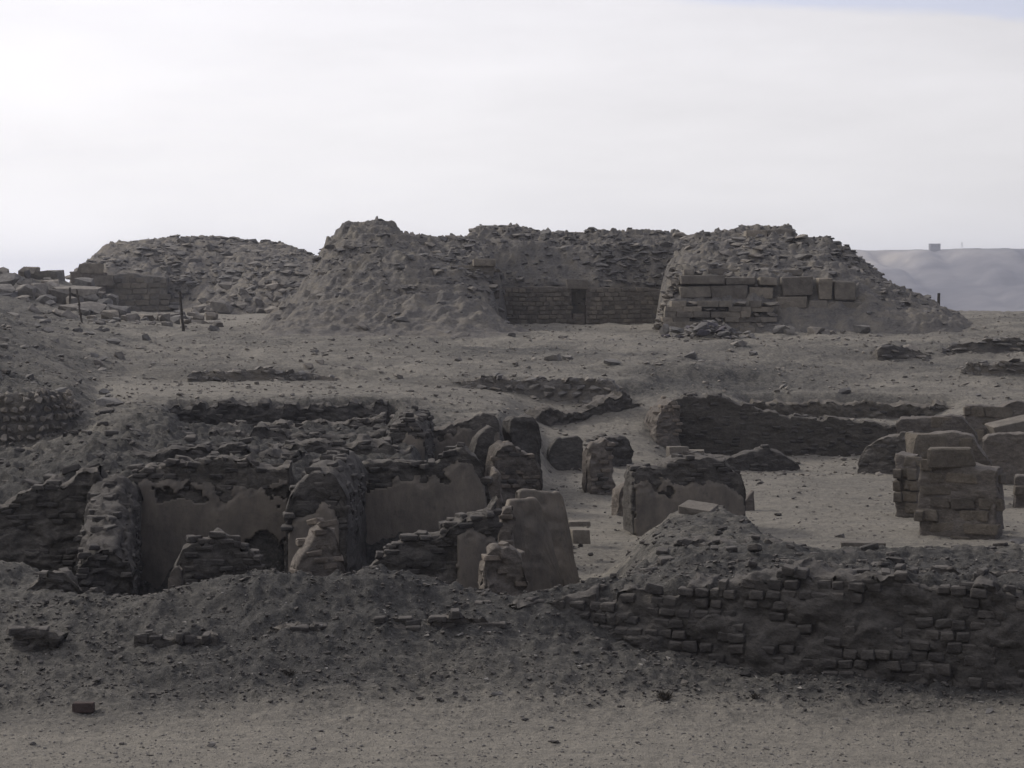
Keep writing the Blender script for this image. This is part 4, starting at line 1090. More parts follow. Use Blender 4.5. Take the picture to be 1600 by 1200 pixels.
# ------------------------------------------------------------------ ruined pyramids as rubble bodies
LOW = 3.3
P_ROWS = [
    (92, [(0, LOW)]),
    (94, [(380, LOW), (430, 530), (600, 531), (800, 530), (840, LOW), (1400, LOW)]),
    (96, [(380, LOW), (415, 520), (480, 513), (560, 507), (640, 502), (700, 504), (760, 512), (810, 520), (850, LOW), (1020, LOW), (1040, LOW), (1480, LOW)]),
    (98, [(385, LOW), (415, 514), (450, 502), (490, 488), (560, 474), (640, 466), (700, 470), (750, 484), (785, 505), (830, 520), (850, LOW), (1018, LOW), (1034, LOW), (1200, 518), (1340, 508), (1400, 505), (1440, 506), (1490, 508), (1565, LOW)]),
    (98.7, [(385, LOW), (415, 512), (450, 498), (490, 480), (560, 462), (640, 454), (700, 458), (750, 474), (785, 502), (820, 518), (840, LOW), (1018, LOW), (1028, 524), (1044, 476), (1200, 474), (1212, 490), (1344, 490), (1360, 486), (1400, 494), (1450, 500), (1500, 506), (1565, LOW)]),
    (100, [(385, LOW), (415, 508), (450, 490), (485, 470), (530, 446), (580, 432), (640, 428), (700, 436), (745, 452), (778, 480), (790, 512), (800, LOW), (1018, LOW), (1026, 520), (1040, 470), (1056, 446), (1070, 440), (1200, 438), (1344, 442), (1380, 464), (1420, 482), (1480, 498), (1565, LOW)]),
    (101.5, [(390, LOW), (415, 506), (450, 482), (480, 458), (515, 430), (560, 410), (620, 402), (680, 410), (735, 420), (772, 440), (782, 500), (788, LOW), (1020, LOW), (1028, 512), (1046, 452), (1062, 432), (1100, 424), (1200, 420), (1300, 424), (1344, 432), (1400, 462), (1480, 494), (1565, LOW)]),
    (103.5, [(390, LOW), (410, 508), (445, 480), (475, 452), (492, 428), (512, 400), (550, 378), (600, 373), (650, 390), (700, 404), (766, 412), (780, 440), (786, LOW), (1022, LOW), (1032, 500), (1050, 430), (1075, 412), (1120, 402), (1200, 396), (1280, 396), (1330, 418), (1400, 455), (1480, 490), (1565, LOW)]),
    (105.5, [(390, LOW), (405, 512), (430, 492), (460, 460), (484, 434), (494, 408), (505, 384), (538, 352), (580, 344), (608, 349), (634, 362), (670, 382), (730, 396), (768, 406), (781, 436), (787, LOW), (1022, LOW), (1034, 480), (1050, 412), (1080, 398), (1120, 388), (1180, 384), (1240, 379), (1290, 377), (1308, 386), (1350, 414), (1400, 447), (1440, 470), (1490, 492), (1565, LOW)]),
    (107.5, [(390, LOW), (405, 514), (440, 490), (480, 450), (505, 400), (530, 372), (580, 354), (630, 368), (680, 380), (735, 386), (772, 400), (783, 436), (789, LOW), (1026, LOW), (1036, 450), (1056, 398), (1090, 384), (1130, 374), (1170, 372), (1232, 370), (1262, 384), (1300, 392), (1350, 420), (1400, 452), (1490, 496), (1565, LOW)]),
    (109.3, [(390, LOW), (420, 510), (480, 466), (520, 402), (580, 368), (640, 374), (680, 378), (735, 381), (770, 394), (783, 430), (790, LOW), (1030, LOW), (1044, 440), (1060, 392), (1100, 378), (1170, 362), (1232, 360), (1245, 380), (1300, 408), (1400, 462), (1490, 498), (1565, LOW)]),
    (109.9, [(400, LOW), (480, 470), (520, 410), (580, 378), (680, 379), (735, 380), (770, 395), (780, 446), (890, 446), (1040, 449), (1050, 430), (1065, 392), (1100, 376), (1170, 360), (1232, 359), (1246, 384), (1300, 414), (1400, 470), (1565, LOW)]),
    (111.5, [(400, LOW), (480, 480), (520, 420), (580, 380), (680, 376), (735, 374), (765, 392), (780, 384), (900, 390), (1030, 388), (1060, 386), (1100, 374), (1170, 362), (1232, 361), (1250, 395), (1300, 430), (1400, 480), (1565, LOW)]),
    (113.5, [(400, LOW), (500, 450), (560, 400), (640, 386), (700, 379), (734, 376), (742, 360), (780, 359), (840, 368), (900, 371), (1000, 369), (1060, 374), (1100, 369), (1170, 366), (1232, 368), (1260, 410), (1400, 490), (1565, LOW)]),
    (115, [(420, LOW), (520, 450), (640, 400), (700, 384), (732, 378), (740, 360), (776, 357), (812, 359), (838, 366), (880, 367), (945, 367), (975, 363), (1000, 362), (1040, 366), (1100, 367), (1170, 368), (1232, 380), (1300, 430), (1400, 492), (1480, LOW)]),
    (117, [(440, LOW), (600, 440), (740, 376), (1040, 378), (1232, 400), (1300, 450), (1450, LOW)]),
    (122, [(500, LOW), (700, 440), (1100, 440), (1300, LOW)]),
    (127, [(0, LOW)]),
]
M_ROWS = [
    (134, [(0, LOW)]),
    (138, [(270, LOW), (320, 494), (360, 484), (420, 480), (480, 470), (560, 470), (600, LOW)]),
    (142, [(250, LOW), (290, 490), (340, 470), (380, 452), (430, 430), (480, 424), (540, 440), (640, LOW)]),
    (144.3, [(105, LOW), (170, LOW), (262, LOW), (275, 480), (320, 455), (380, 430), (430, 414), (490, 414), (560, 440), (640, LOW)]),
    (145.2, [(105, LOW), (114, 440), (160, 440), (168, 430), (258, 434), (280, 440), (340, 430), (400, 420), (450, 408), (500, 414), (600, 450), (660, LOW)]),
    (148, [(100, LOW), (112, 430), (140, 412), (170, 408), (260, 412), (340, 412), (400, 408), (450, 402), (500, 412), (600, 450), (660, LOW)]),
    (151, [(100, LOW), (116, 425), (150, 400), (175, 390), (240, 390), (320, 388), (400, 391), (450, 393), (490, 405), (600, 450), (680, LOW)]),
    (155, [(105, LOW), (130, 415), (150, 398), (165, 387), (200, 378), (240, 377), (300, 374), (335, 373), (370, 376), (400, 381), (450, 387), (475, 395), (492, 405), (600, 450), (700, LOW)]),
    (162, [(120, LOW), (180, 390), (300, 380), (450, 392), (600, 455), (700, LOW)]),
    (172, [(0, LOW)]),
]
TP, TM = rows_to_table(P_ROWS, 1), rows_to_table(M_ROWS, 1)
def mound_h(tb, x, y, amp=1.0, seed=0):
    wx = x + 0.35 * fbm2(x * 0.9, y * 0.9, 3, seed + 5)
    wy = y + 0.30 * fbm2(x * 0.9, y * 0.9, 3, seed + 9)
    z = table(tb, px_of(wx, wy), wy)
    m = sstep(z, 3.9, 4.6)
    w, wi = worley2(x * 1.5 + 0.3 * vn2(x * 2, y * 2, 3), y * 2.2, seed + 41)
    n = np.clip(0.7 - w, 0, 1) * (wi - 0.2) * 0.55
    w, wi = worley2(x * 3.1, y * 4.0, seed + 45)
    n = n + np.clip(0.7 - w, 0, 1) * (wi - 0.2) * 0.30
    n = n + fbm2(x * 0.7, y * 0.7, 4, seed + 50) * 0.28 + fbm2(x * 3.2, y * 5.5, 4, seed + 55, 0.72) * 0.20 * np.clip((z - 4.2) / 2, 0.3, 1)
    zz = z + n * m
    st = 0.36
    fr = zz / st + 0.35 * vn2(x * 0.5, y * 0.5, seed + 60)
    k = np.floor(fr)
    n = n + (k + sstep(fr - k, 0.25, 0.75) - fr) * st * 0.40 * np.clip((zz - 5.2) / 1.5, 0, 1)
    return z + n * m * amp
def mound_body(root, tb, x0, x1, y0, y1, st, amp, seed, name='rubble_body'):
    xs, ys = np.arange(x0, x1, st), np.arange(y0, y1, st)
    XX, YY = np.meshgrid(xs, ys)
    V = np.stack([XX, YY, mound_h(tb, XX, YY, amp, seed)], -1).reshape(-1, 3) - np.array(root.location)
    me = mesh_np(name, V, grid_quads(len(ys), len(xs)), M_RUBBLE)
    o = bpy.data.objects.new(name, me)
    link(o)
    o.parent = root
def mound_stones(root, tb, x0, x1, y0, y1, amp, seed, n, nobj, smin, smax, variants, hid=None, zlo=4.3):
    r = np.random.default_rng(seed)
    X = r.uniform(x0, x1, n * 14)
    Y = r.uniform(y0, y1, n * 14)
    Z = mound_h(tb, X, Y, amp, seed)
    G = H(X, Y)
    dz = (mound_h(tb, X, Y - 0.3, amp * 0, seed) - mound_h(tb, X, Y + 0.3, amp * 0, seed)) / 0.6
    ok = (Z > G + 0.15) & (Z > zlo) & (dz < 0.35)
    if hid is not None:
        ok &= ~hid(X, Y, Z)
    # sandy skirt of the slopes carries fewer stones
    keep = r.uniform(0, 1, len(X)) < np.clip((Z - 4.6) / 2.2, 0.05, 1.0) * np.clip(0.55 + 1.6 * fbm2(X * 0.35, Y * 0.35, 3, seed + 90), 0.12, 1)
    ok &= keep & (r.uniform(0, 1, len(X)) < 0.22 + 0.9 * np.clip(-dz - 0.25, 0, 1.6))
    X, Y, Z, dz = X[ok][:n], Y[ok][:n], Z[ok][:n], dz[ok][:n]
    size = smin * (smax / smin) ** (r.uniform(0, 1, len(X)) ** 2.4)
    S = np.stack([size * r.uniform(.85, 1.5, len(X)), size * r.uniform(.6, 1.1, len(X)), size * r.uniform(.28, .55, len(X))], 1)
    R = np.stack([r.normal(0, .12, len(X)), r.normal(0, .12, len(X)), r.uniform(-0.6, 0.6, len(X))], 1)
    order = np.argsort(-size)
    Pz = np.stack([X, Y, Z - S[:, 2] * r.uniform(-0.10, 0.34, len(X))], 1)
    for i in order[:nobj]:
        part('stone', variants[int(r.integers(len(variants)))], root, Pz[i], tuple(R[i]), tuple(S[i]))
    rest = order[nobj:]
    stuff_mesh('rubble', Pz[rest], S[rest], R[rest], variants, variants[0].materials[0], root, None)

pyr = empty('ruined_pyramid', (5.5, 96, 4), 'big ruined pyramid mound with a roofless stone chamber in its middle', 'pyramid')
mound_body(pyr, TP, -14.5, 26, 92, 122, 0.075, 1.0, 3)
mound_stones(pyr, TP, -14, 25, 95, 118, 1.0, 3, 5200, 240, 0.12, 0.75, RK + RKL, hid=lambda X, Y, Z: (px_of(X, Y) > 1050) & (px_of(X, Y) < 1350) & (Y < 99.9))
def pyr_block(px0, py0, px1, py1, D, depth=0.7, var=None, name='stone_block', rz=0.0):
    a, b = pt(px0, py1, D), pt(px1, py0, D)
    part(name, random.choice(var or BLK), pyr, ((a[0] + b[0]) / 2, D + depth / 2, (a[2] + b[2]) / 2),
         (random.gauss(0, .02), random.gauss(0, .02), rz + random.gauss(0, .03)), (abs(b[0] - a[0]) * .97, depth, abs(b[2] - a[2]) * .96))
for a in [(1064, 430, 1132, 445), (1134, 433, 1183, 445), (1186, 434, 1214, 447), (1222, 432, 1272, 462), (1279, 434, 1301, 468), (1304, 439, 1338, 470),
          (1062, 447, 1110, 466), (1111, 446, 1170, 469), (1172, 449, 1210, 468), (1215, 463, 1262, 482), (1264, 470, 1292, 488), (1294, 472, 1349, 488),
          (1220, 484, 1258, 498), (1296, 490, 1340, 500)]:
    pyr_block(*a, 98.95 + random.uniform(-.07, .10), 1.5)
for a in [(1166, 359, 1199, 380), (1199, 358, 1238, 381)]:
    pyr_block(*a, 107.2, 1.4)
for a in [(738, 404, 775, 416), (700, 414, 774, 424), (716, 424, 772, 436), (742, 437, 777, 450), (756, 452, 780, 466)]:
    pyr_block(*a, 101.6 + random.uniform(-.2, .2), 0.9, rz=0.1)
for a in [(492, 438, 512, 456), (472, 458, 500, 478), (500, 424, 534, 437), (484, 456, 504, 464)]:
    pyr_block(*a, 102.0, 1.2, rz=-0.3)
for a in [(742, 357, 778, 370, 114.6), (776, 356, 812, 366, 114.6), (752, 352, 785, 358, 114.8), (820, 362, 856, 370, 114.6), (872, 362, 912, 370, 114.6), (950, 360, 966, 370, 114.4), (990, 361, 1030, 370, 114.6)]:
    pyr_block(a[0], a[1], a[2], a[3], a[4], 1.2)
for _ in range(26):
    px = random.uniform(785, 1035)
    py = random.uniform(425, 446)
    w = random.uniform(14, 30)
    pyr_block(px, py, px + w, py + random.uniform(9, 15), 109.9 + (446 - py) / 22, 0.6)
# ragged courses above the big blocks and down the left corner of the right lobe
for py0, xa, xb, D in [(404, 1092, 1175, 103.2), (413, 1078, 1215, 101.9), (421, 1066, 1225, 100.9)]:
    px = xa + random.uniform(0, 6)
    while px < xb:
        w = random.uniform(15, 36)
        if random.random() < .8:
            pyr_block(px, py0 + random.uniform(-1.5, 1.5), px + w, py0 + 9.5, D + random.uniform(-.1, .15), 0.8, var=BLK + RKL)
        px += w
for _ in range(60):
    t = random.random()
    px = 1060 - 34 * t + random.gauss(0, 4)
    py = 428 + 90 * t + random.gauss(0, 4)
    w = random.uniform(9, 19)
    pyr_block(px - w / 2, py - w * .3, px + w / 2, py + w * .3, 98.4 + (1 - t) * 1.4 + random.uniform(-.3, 1.2), 0.5, var=RKL, name='stone', rz=random.uniform(-.6, .6))
# lower courses of flat rubble at the foot of the right lobe
py = 470.0
while py < 522:
    px = 1040 + random.uniform(0, 8) - (py - 470) * 0.25
    h = random.uniform(7.5, 10.5)
    while px < 1205:
        w = random.uniform(16, 38)
        pyr_block(px, py, px + w, py + h * 1.08, 98.08 + random.uniform(-.06, .12), 0.7, var=RKL + BLK + BLK, name='stone')
        px += w * 0.97
    py += h * 0.95

def chamber_wall(label, pts, prof, zmin, limit=290):
    return wall('chamber_wall', label, 'chamber wall', pts, prof, th=0.9, base=3.0, zmin=zmin, bricks=1.3, bw=0.36, ch=0.235, pieces=SB, piece_name='stone_block', mat=M_MUD_L, proud=0.03,
                rough=0.015, crumble=0.02, ragged=0.2, cell=0.008, batter=0.0, limit=limit, step=0.09)
M_BLOCK2 = mat_stone('small_block_limestone', (0.115, 0.104, 0.090), (0.165, 0.149, 0.127), (0.22, 0.198, 0.168), 0.05, 2.5)
SB = [chamfer_box(220 + i, 0.04, 0.10, M_BLOCK2, 'stone_block') for i in range(8)]
chamber_wall('neat wall of small stone blocks left of the dark doorway in the pyramid', [(776, 108.9), (893, 108.9)], [(776, 448), (893, 448)], 4.0)
chamber_wall('neat wall of small stone blocks right of the dark doorway in the pyramid', [(915, 108.9), (1046, 109.0)], [(915, 448), (1046, 452)], 4.0)
chamber_wall('low sill of small stone blocks under the dark doorway of the pyramid', [(894, 109.0), (914, 109.0)], [(894, 490), (914, 490)], 3.9)
block_thing('lintel', 'heavy stone lintel over the dark doorway in the pyramid chamber', 'lintel', 886, 436, 919, 452, 108.85, 0.9, 0.0)

mnd = empty('ruined_mound', (-25, 146, 4.5), 'long low ruined stone mound farther off at the left', 'mound')
mound_body(mnd, TM, -34, -4, 134, 172, 0.17, 1.1, 23)
mound_stones(mnd, TM, -33, -6, 136, 160, 1.1, 23, 2300, 220, 0.18, 1.1, RK + RKL, zlo=4.9, hid=lambda X, Y, Z: (px_of(X, Y) < 268) & (Y < 146))
wall('block_wall', 'weathered masonry face at the left end of the farther mound', 'wall', [(166, 144.2), (262, 144.2)], [(166, 430), (200, 426), (262, 434)], th=1.4, base=3.8, zmin=4.8,
     bricks=1.0, bw=0.75, ch=0.4, wvar=0.4, pieces=SB, piece_name='stone_block', mat=M_RUBBLE, rough=0.03, crumble=0.06, step=0.14, limit=180, proud=0.06)
wall('block_wall', 'stepped corner of large pale blocks at the left tip of the farther mound', 'wall', [(112, 142.5), (166, 142.8)], [(110, 425), (121, 424), (123, 412), (148, 412), (152, 424), (166, 426)], th=2.2, base=3.8, zmin=4.8,
     bricks=1.1, bw=1.5, ch=0.85, pieces=BLK, piece_name='stone_block', mat=M_MUD_L, rough=0.02, crumble=0.03, step=0.14, ragged=0.1, proud=0.08)

# ------------------------------------------------------------------ boulders and heaps
def boulder(label, cat, px0, py0, px1, py1, D, group=None, var=None, name='boulder', rz=None, depth=None, tilt=0.0):
    a, b = pt(px0, py1, D), pt(px1, py0, D)
    w = abs(b[0] - a[0])
    o = bpy.data.objects.new(name, random.choice(var or RKL))
    link(o)
    o.location = ((a[0] + b[0]) / 2, D, (a[2] + b[2]) / 2)
    o.scale = (w * 1.1, depth or w * 0.8, abs(b[2] - a[2]) * 1.15)
    o.rotation_euler = (random.uniform(-.15, .15), tilt, rz if rz is not None else random.uniform(-.4, .4))
    return tag(o, label, cat, group)
g = 'boulders on the skyline at the far left'
boulder('large dark boulder cut by the left edge on the skyline', 'boulder', -20, 424, 36, 460, 128, g, RK)
boulder('small upright boulder standing alone on the far left skyline', 'boulder', 37, 422, 49, 438, 129, g, RK)
boulder('wide grey boulder on the skyline right of the small upright one', 'boulder', 50, 421, 108, 446, 130, g, RK)
boulder('flat slab like boulder under the wide skyline boulder', 'boulder', 20, 444, 82, 470, 122, g)
boulder('long pale boulder left of the fence post at far left', 'boulder', 78, 446, 164, 474, 123, g)
boulder('low tan boulder below the long pale boulder', 'boulder', 88, 470, 168, 494, 118, g)
boulder('dark boulder at the left edge halfway down the far slope', 'boulder', -30, 450, 30, 476, 120, g, RK)
rr = np.random.default_rng(31)
for i in range(44):
    px = rr.uniform(-20, 172); D = rr.uniform(112, 131)
    w = rr.uniform(12, 46)
    o = boulder(('small ' if w < 26 else 'large ') + ('grey' if i % 2 else 'tan') + ' boulder in the broken pile at far left, ' + ('cut by the edge' if px < 8 else 'left of the small upright one' if px < 36 else 'under the wide skyline boulder' if px < 108 else 'below the long pale boulder'),
                'boulder', px, 470, px + w, 470 - w * rr.uniform(.5, .85), D, 'broken boulder pile at the far left', (RK if i % 2 else RKL))
    o.location.z = ground_z(o.location.x, o.location.y) + o.scale.z * 0.22
g2 = 'rubble stones between the fence posts and the farther mound'
def on_ground(o, sink=0.3):
    o.location.z = ground_z(o.location.x, o.location.y) + o.scale.z * (0.5 - sink)
    return o
rr = np.random.default_rng(77)
for i in range(70):
    px = rr.uniform(60, 330); D = rr.uniform(100, 128)
    w = rr.uniform(8, 34) * (1 if D > 108 else .7)
    o = boulder(('small ' if w < 16 else 'large ') + 'tan rubble stone ' + ('left of' if px < 115 else 'beside' if px < 150 else 'well right of' if px < 230 else 'far right of') + ' the leaning post before the farther mound', 'stone', px, 490, px + w, 490 - w * rr.uniform(.4, .7), D, g2, RKL + RK, 'rubble_stone')
    on_ground(o)
for (px0, py0, px1, py1, lab) in [(190, 490, 220, 508, 'roundish tan boulder topped by a pale patch right of the left fence post'), (240, 488, 262, 508, 'pale boulder halfway between the two fence posts'),
                                  (292, 500, 318, 512, 'isolated dark boulder just right of the right fence post'), (340, 440, 366, 462, 'pale round boulder on the spill of the farther mound'),
                                  (320, 468, 372, 492, 'broad pale boulder at the foot of the farther mound'), (395, 470, 420, 492, 'leaning grey boulder left of the big pyramid flank')]:
    boulder(lab, 'boulder', px0, py0, px1, py1, 112 if py1 > 500 else 138)
for i in range(60):
    px = rr.uniform(290, 440); D = rr.uniform(136.5, 141)
    w = rr.uniform(7, 26)
    o = boulder(('small ' if w < 14 else 'large ') + 'pale stone on the ' + ('left' if px < 340 else 'middle' if px < 390 else 'right') + ' part of the spill below the farther mound', 'stone', px, 490, px + w, 490 - w * rr.uniform(.5, .8), D, 'spilled stones of the farther mound', RKL, 'rubble_stone')
    z = max(ground_z(o.location.x, o.location.y), float(mound_h(TM, np.array([o.location.x]), np.array([o.location.y]), 1.1, 23)[0]))
    o.location.z = z + o.scale.z * 0.2
# heap of flat stones at the foot of the right lobe
heap = 'flat stones heaped below the right half of the pyramid'
for i in range(85):
    px = 1030 + 140 * rr.beta(2, 2.2) + rr.normal(0, 6)
    D = rr.uniform(92.5, 97.5)
    w = rr.uniform(9, 26)
    dark = rr.uniform() < 0.35
    o = boulder(('small ' if w < 16 else 'large ') + ('dark purplish' if dark else 'grey') + ' flat stone in the ' + ('left' if px < 1080 else 'middle' if px < 1125 else 'right') + ' part of the heap below the pyramid', 'stone',
                px, 520, px + w, 520 - w * rr.uniform(.3, .55), D, heap, RKD if dark else RK, 'flat_stone', tilt=rr.normal(0, .35))
    on_ground(o, 0.15)
    o.location.z += max(0, (1 - abs(px - 1100) / 60)) * rr.uniform(0, .5)
for a in [(1206, 528, 1236, 546, 'wide grey boulder lying right of the flat stone heap'), (1218, 514, 1244, 530, 'brownish boulder on the sand in front of the pyramid right lobe'), (1260, 496, 1292, 512, 'pale rounded boulder under the big pyramid blocks'),
          (1296, 500, 1310, 516, 'upright pale stone right of the pale rounded boulder'), (1325, 492, 1362, 508, 'grey boulder at the foot of the pyramid right slope'), (1276, 522, 1300, 534, 'low dark boulder in the open sand right of the heap'),
          (556, 486, 580, 500, 'single brown boulder on the sandy slope of the pyramid left lobe'), (610, 508, 640, 518, 'low dark stone on the sand before the pyramid left lobe'),
          (1030, 526, 1046, 548, 'small squared dark stone at the left tip of the flat stone heap'), (1395, 540, 1440, 560, 'slanting flat boulder in the layered stones at right'), (1365, 534, 1405, 550, 'dark flat boulder left of the slanting one')]:
    D = 96 if a[3] > 500 else 97.5
    if a[0] > 1360: D = 88
    if a[0] < 600: D = 95.5
    o = boulder(a[4], 'boulder', a[0], a[1], a[2], a[3], D, None, RK if ('dark' in a[4] or 'grey' in a[4]) else RKL)
    if a[0] in (556,):
        o.location.z = float(mound_h(TP, np.array([o.location.x]), np.array([o.location.y]), 1, 3)[0]) + 0.15
    elif 'right lobe' in a[4] or True:
        z = max(ground_z(o.location.x, o.location.y), float(mound_h(TP, np.array([o.location.x]), np.array([o.location.y]), 1, 3)[0]))
        o.location.z = z + o.scale.z * 0.25

# ------------------------------------------------------------------ scattered loose stones
def px_scatter(n, px, D, r):
    P = r.uniform(px[0], px[1], n)
    DD = D[0] * (D[1] / D[0]) ** r.uniform(0, 1, n)
    return (P - 800) / F * DD, DD
LM = [(128, 1122, 'the reddish brick'), (1041, 1100, 'the dark dry tuft'), (640, 1000, 'the broken brick course'), (270, 1000, 'the row of four exposed bricks'), (1200, 1060, 'the front wall middle'), (1520, 1090, 'the front wall right end'),
      (905, 840, 'the half buried corridor stone'), (940, 740, 'the lone square pillar'), (885, 715, 'the standing dark slab'), (1075, 790, 'the plastered wall block'), (1190, 725, 'the humped wall stub'), (1490, 840, 'the largest block pillar'), (1380, 740, 'the dark rounded wall end'), (1250, 800, 'the open middle of the court'),
      (415, 588, 'the ragged stone row'), (850, 600, 'the long dry stone wall'), (1100, 540, 'the flat stone heap'), (570, 500, 'the left lobe of the pyramid'), (1540, 545, 'the far right outcrop'), (1410, 545, 'the short layered outcrop'), (1260, 510, 'the big pyramid blocks'), (1150, 590, 'the sand above the retaining wall'),
      (285, 500, 'the right fence post'), (125, 500, 'the leaning fence post'), (60, 650, 'the far left retaining wall'), (60, 560, 'the bare left slope'), (860, 930, 'the pale pillar stump'), (450, 930, 'the left crest'), (1500, 1180, 'the lower right corner'), (700, 1180, 'the bottom centre'), (300, 700, 'the niche crest'), (420, 480, 'the pyramid left flank'), (340, 460, 'the farther mound')]
def near_mark(x, y, z):
    px = 800 + x / y * F
    py = 460 + (CAMZ - z) / y * F
    return min(LM, key=lambda m: (m[0] - px) ** 2 + 4 * (m[1] - py) ** 2)[2]
def sized(w, lo, hi):
    t = math.log(max(w, lo) / lo) / math.log(hi / lo)
    return 'tiny' if t < .12 else 'small' if t < .4 else 'middling' if t < .7 else 'large'
def loose(label, group, n, px, D, size, variants, name='loose_stone', cat='stone', seed=0, flat=(.35, .7)):
    r = np.random.default_rng(seed)
    X, Y = px_scatter(n, px, D, r)
    Z = H(X, Y)
    for i in range(n):
        w = size[0] * (size[1] / size[0]) ** (r.uniform() ** 1.8)
        o = bpy.data.objects.new(name, variants[int(r.integers(len(variants)))])
        link(o)
        sz = w * r.uniform(*flat)
        o.scale = (w * r.uniform(.9, 1.4), w * r.uniform(.7, 1.0), sz)
        o.rotation_euler = (r.normal(0, .15), r.normal(0, .15), r.uniform(-.7, .7))
        o.location = (X[i], Y[i], Z[i] + sz * 0.22)
        tag(o, sized(w, *size) + ' ' + label + ' near ' + near_mark(*o.location), cat, group)
loose('dark stone lying on the foreground sand', 'stones on the near sand', 34, (0, 1600), (26.3, 30.0), (.06, .17), RK + RKM, seed=1)
loose('clod of dark mud on the front slope', 'clods on the front slope', 46, (0, 1600), (30.0, 32.0), (.07, .20), RKM, seed=2, name='mud_clod', cat='clod')
loose('pale limestone chip on the dark slope', 'pale chips on the front slope', 36, (180, 1300), (29.8, 32.6), (.06, .12), RKP, seed=3, name='stone_chip', cat='stone chip')
loose('dark stone on the sandy court floor', 'stones on the court floor', 44, (880, 1500), (43, 64), (.10, .26), RK + RKM, seed=4)
loose('weathered stone on the sandy rise', 'stones on the sandy rise', 76, (150, 1600), (77, 96), (.25, .85), RK + RKL, seed=5)
loose('rubble stone on the steep left slope', 'stones on the left slope', 50, (-20, 190), (60, 98), (.25, .8), RK, seed=6)
def gravel(name, label, n, px, D, size, variants, mat, seed, sand=None, thr=None):
    r = np.random.default_rng(seed)
    X, Y = px_scatter(n, px, D, r)
    if thr is not None:
        s = table(TS, px_of(X, Y), Y)
        k = r.uniform(0, 1, n) < (1 - s if thr < 0 else s) * abs(thr)
        X, Y = X[k], Y[k]
    Z = H(X, Y)
    w = size[0] * (size[1] / size[0]) ** (r.uniform(0, 1, len(X)) ** 2.2)
    S = np.stack([w * r.uniform(.9, 1.4, len(X)), w * r.uniform(.7, 1.0, len(X)), w * r.uniform(.4, .75, len(X))], 1)
    R = np.stack([r.normal(0, .3, len(X)), 0 * X, r.uniform(-3, 3, len(X))], 1)
    stuff_mesh(name, np.stack([X, Y, Z + S[:, 2] * .2], 1), S, R, variants, mat, None, label)
loose('broken mud brick on the dark ruin top', 'loose mud bricks on the left ruins', 150, (-10, 640), (43, 64), (.14, .34), BR, seed=21, name='loose_mud_brick', cat='mud brick', flat=(.4, .6))
loose('tumbled mud brick on the dark front mound', 'loose mud bricks on the right front mound', 60, (880, 1600), (32.5, 37), (.12, .26), BR, seed=22, name='loose_mud_brick', cat='mud brick', flat=(.4, .6))
gravel('mud_gravel', 'dark mud crumbs and grit covering the front slope', 9000, (-60, 1660), (29.2, 34), (.02, .10), RKM[:5], M_BRICK, 11, thr=-1)
gravel('sand_gravel', 'fine dark grit scattered over the near sand', 9000, (-60, 1660), (24, 29.8), (.010, .055), RK[:4], M_STONE_D, 12)
gravel('chip_gravel', 'tiny pale limestone chips sprinkled over the dark rubble', 1300, (-60, 1660), (29.8, 34), (.015, .06), RKP[:4], M_PALE, 13, thr=-1)
gravel('court_gravel', 'small stones and crumbs scattered on the court floor', 2200, (860, 1660), (42, 72), (.03, .11), RK[:5], M_STONE, 14)
gravel('massif_gravel', 'brick crumbs covering the eroded tops of the left rooms', 6500, (-60, 1260), (33, 66), (.04, .20), RKM[:5], M_BRICK, 15, thr=-1)
gravel('plain_gravel', 'scattered rubble covering the sandy rise before the pyramids', 6500, (-60, 1660), (64, 125), (.05, .22), RK[:8], M_STONE, 16)
gravel('pale_gravel', 'light stones among the rubble of the sandy rise', 2500, (-60, 1660), (64, 130), (.06, .30), RKL[:6], M_STONE, 17)

# ------------------------------------------------------------------ posts
def post(label, px0, py0, px1, py1, D, r=0.05, tapes=0):
    a, b = Vector(pt(px0, py1, D)), Vector(pt(px1, py0, D))
    a.z = ground_z(a.x, a.y) - 0.15
    root = empty('fence_post', a, label, 'post')
    import bmesh
    bm = bmesh.new()
    ax = b - a
    rings = []
    for k in range(9):
        t = k / 8
        c = ax * t + Vector((random.gauss(0, .012), random.gauss(0, .012), 0))
        rr_ = r * (1.1 - .25 * t)
        rings.append([bm.verts.new(c + Vector((math.cos(q * math.pi / 4) * rr_, math.sin(q * math.pi / 4) * rr_, 0))) for q in range(8)])
    for k in range(8):
        for q in range(8):
            bm.faces.new((rings[k][q], rings[k][(q + 1) % 8], rings[k + 1][(q + 1) % 8], rings[k + 1][q]))
    bm.faces.new(rings[-1])
    me = bpy.data.meshes.new('shaft'); bm.to_mesh(me); bm.free()
    me.materials.append(M_WOOD)
    s = bpy.data.objects.new('shaft', me); link(s); s.parent = root
    for t in tapes or ():
        bm = bmesh.new()
        bmesh.ops.create_cone(bm, cap_ends=True, segments=8, radius1=r * 1.5, radius2=r * 1.4, depth=0.09)
        me = bpy.data.meshes.new('binding'); bm.to_mesh(me); bm.free()
        me.materials.append(M_WOOD)
        q = bpy.data.objects.new('binding', me); link(q); q.parent = root
        q.location = ax * t
post('thin leaning wooden post standing at the upper left', 129, 452, 120, 516, 100, 0.05, (0.35, 0.6))
post('straight dark wooden post left of the big pyramid', 287, 455, 281, 518, 99, 0.07, (0.95,))
post('short thin post on the lower right slope of the pyramid', 1466, 458, 1467, 482, 112, 0.09)
post('stub of a broken post beside the leaning one', 110, 449, 109, 470, 118, 0.07)

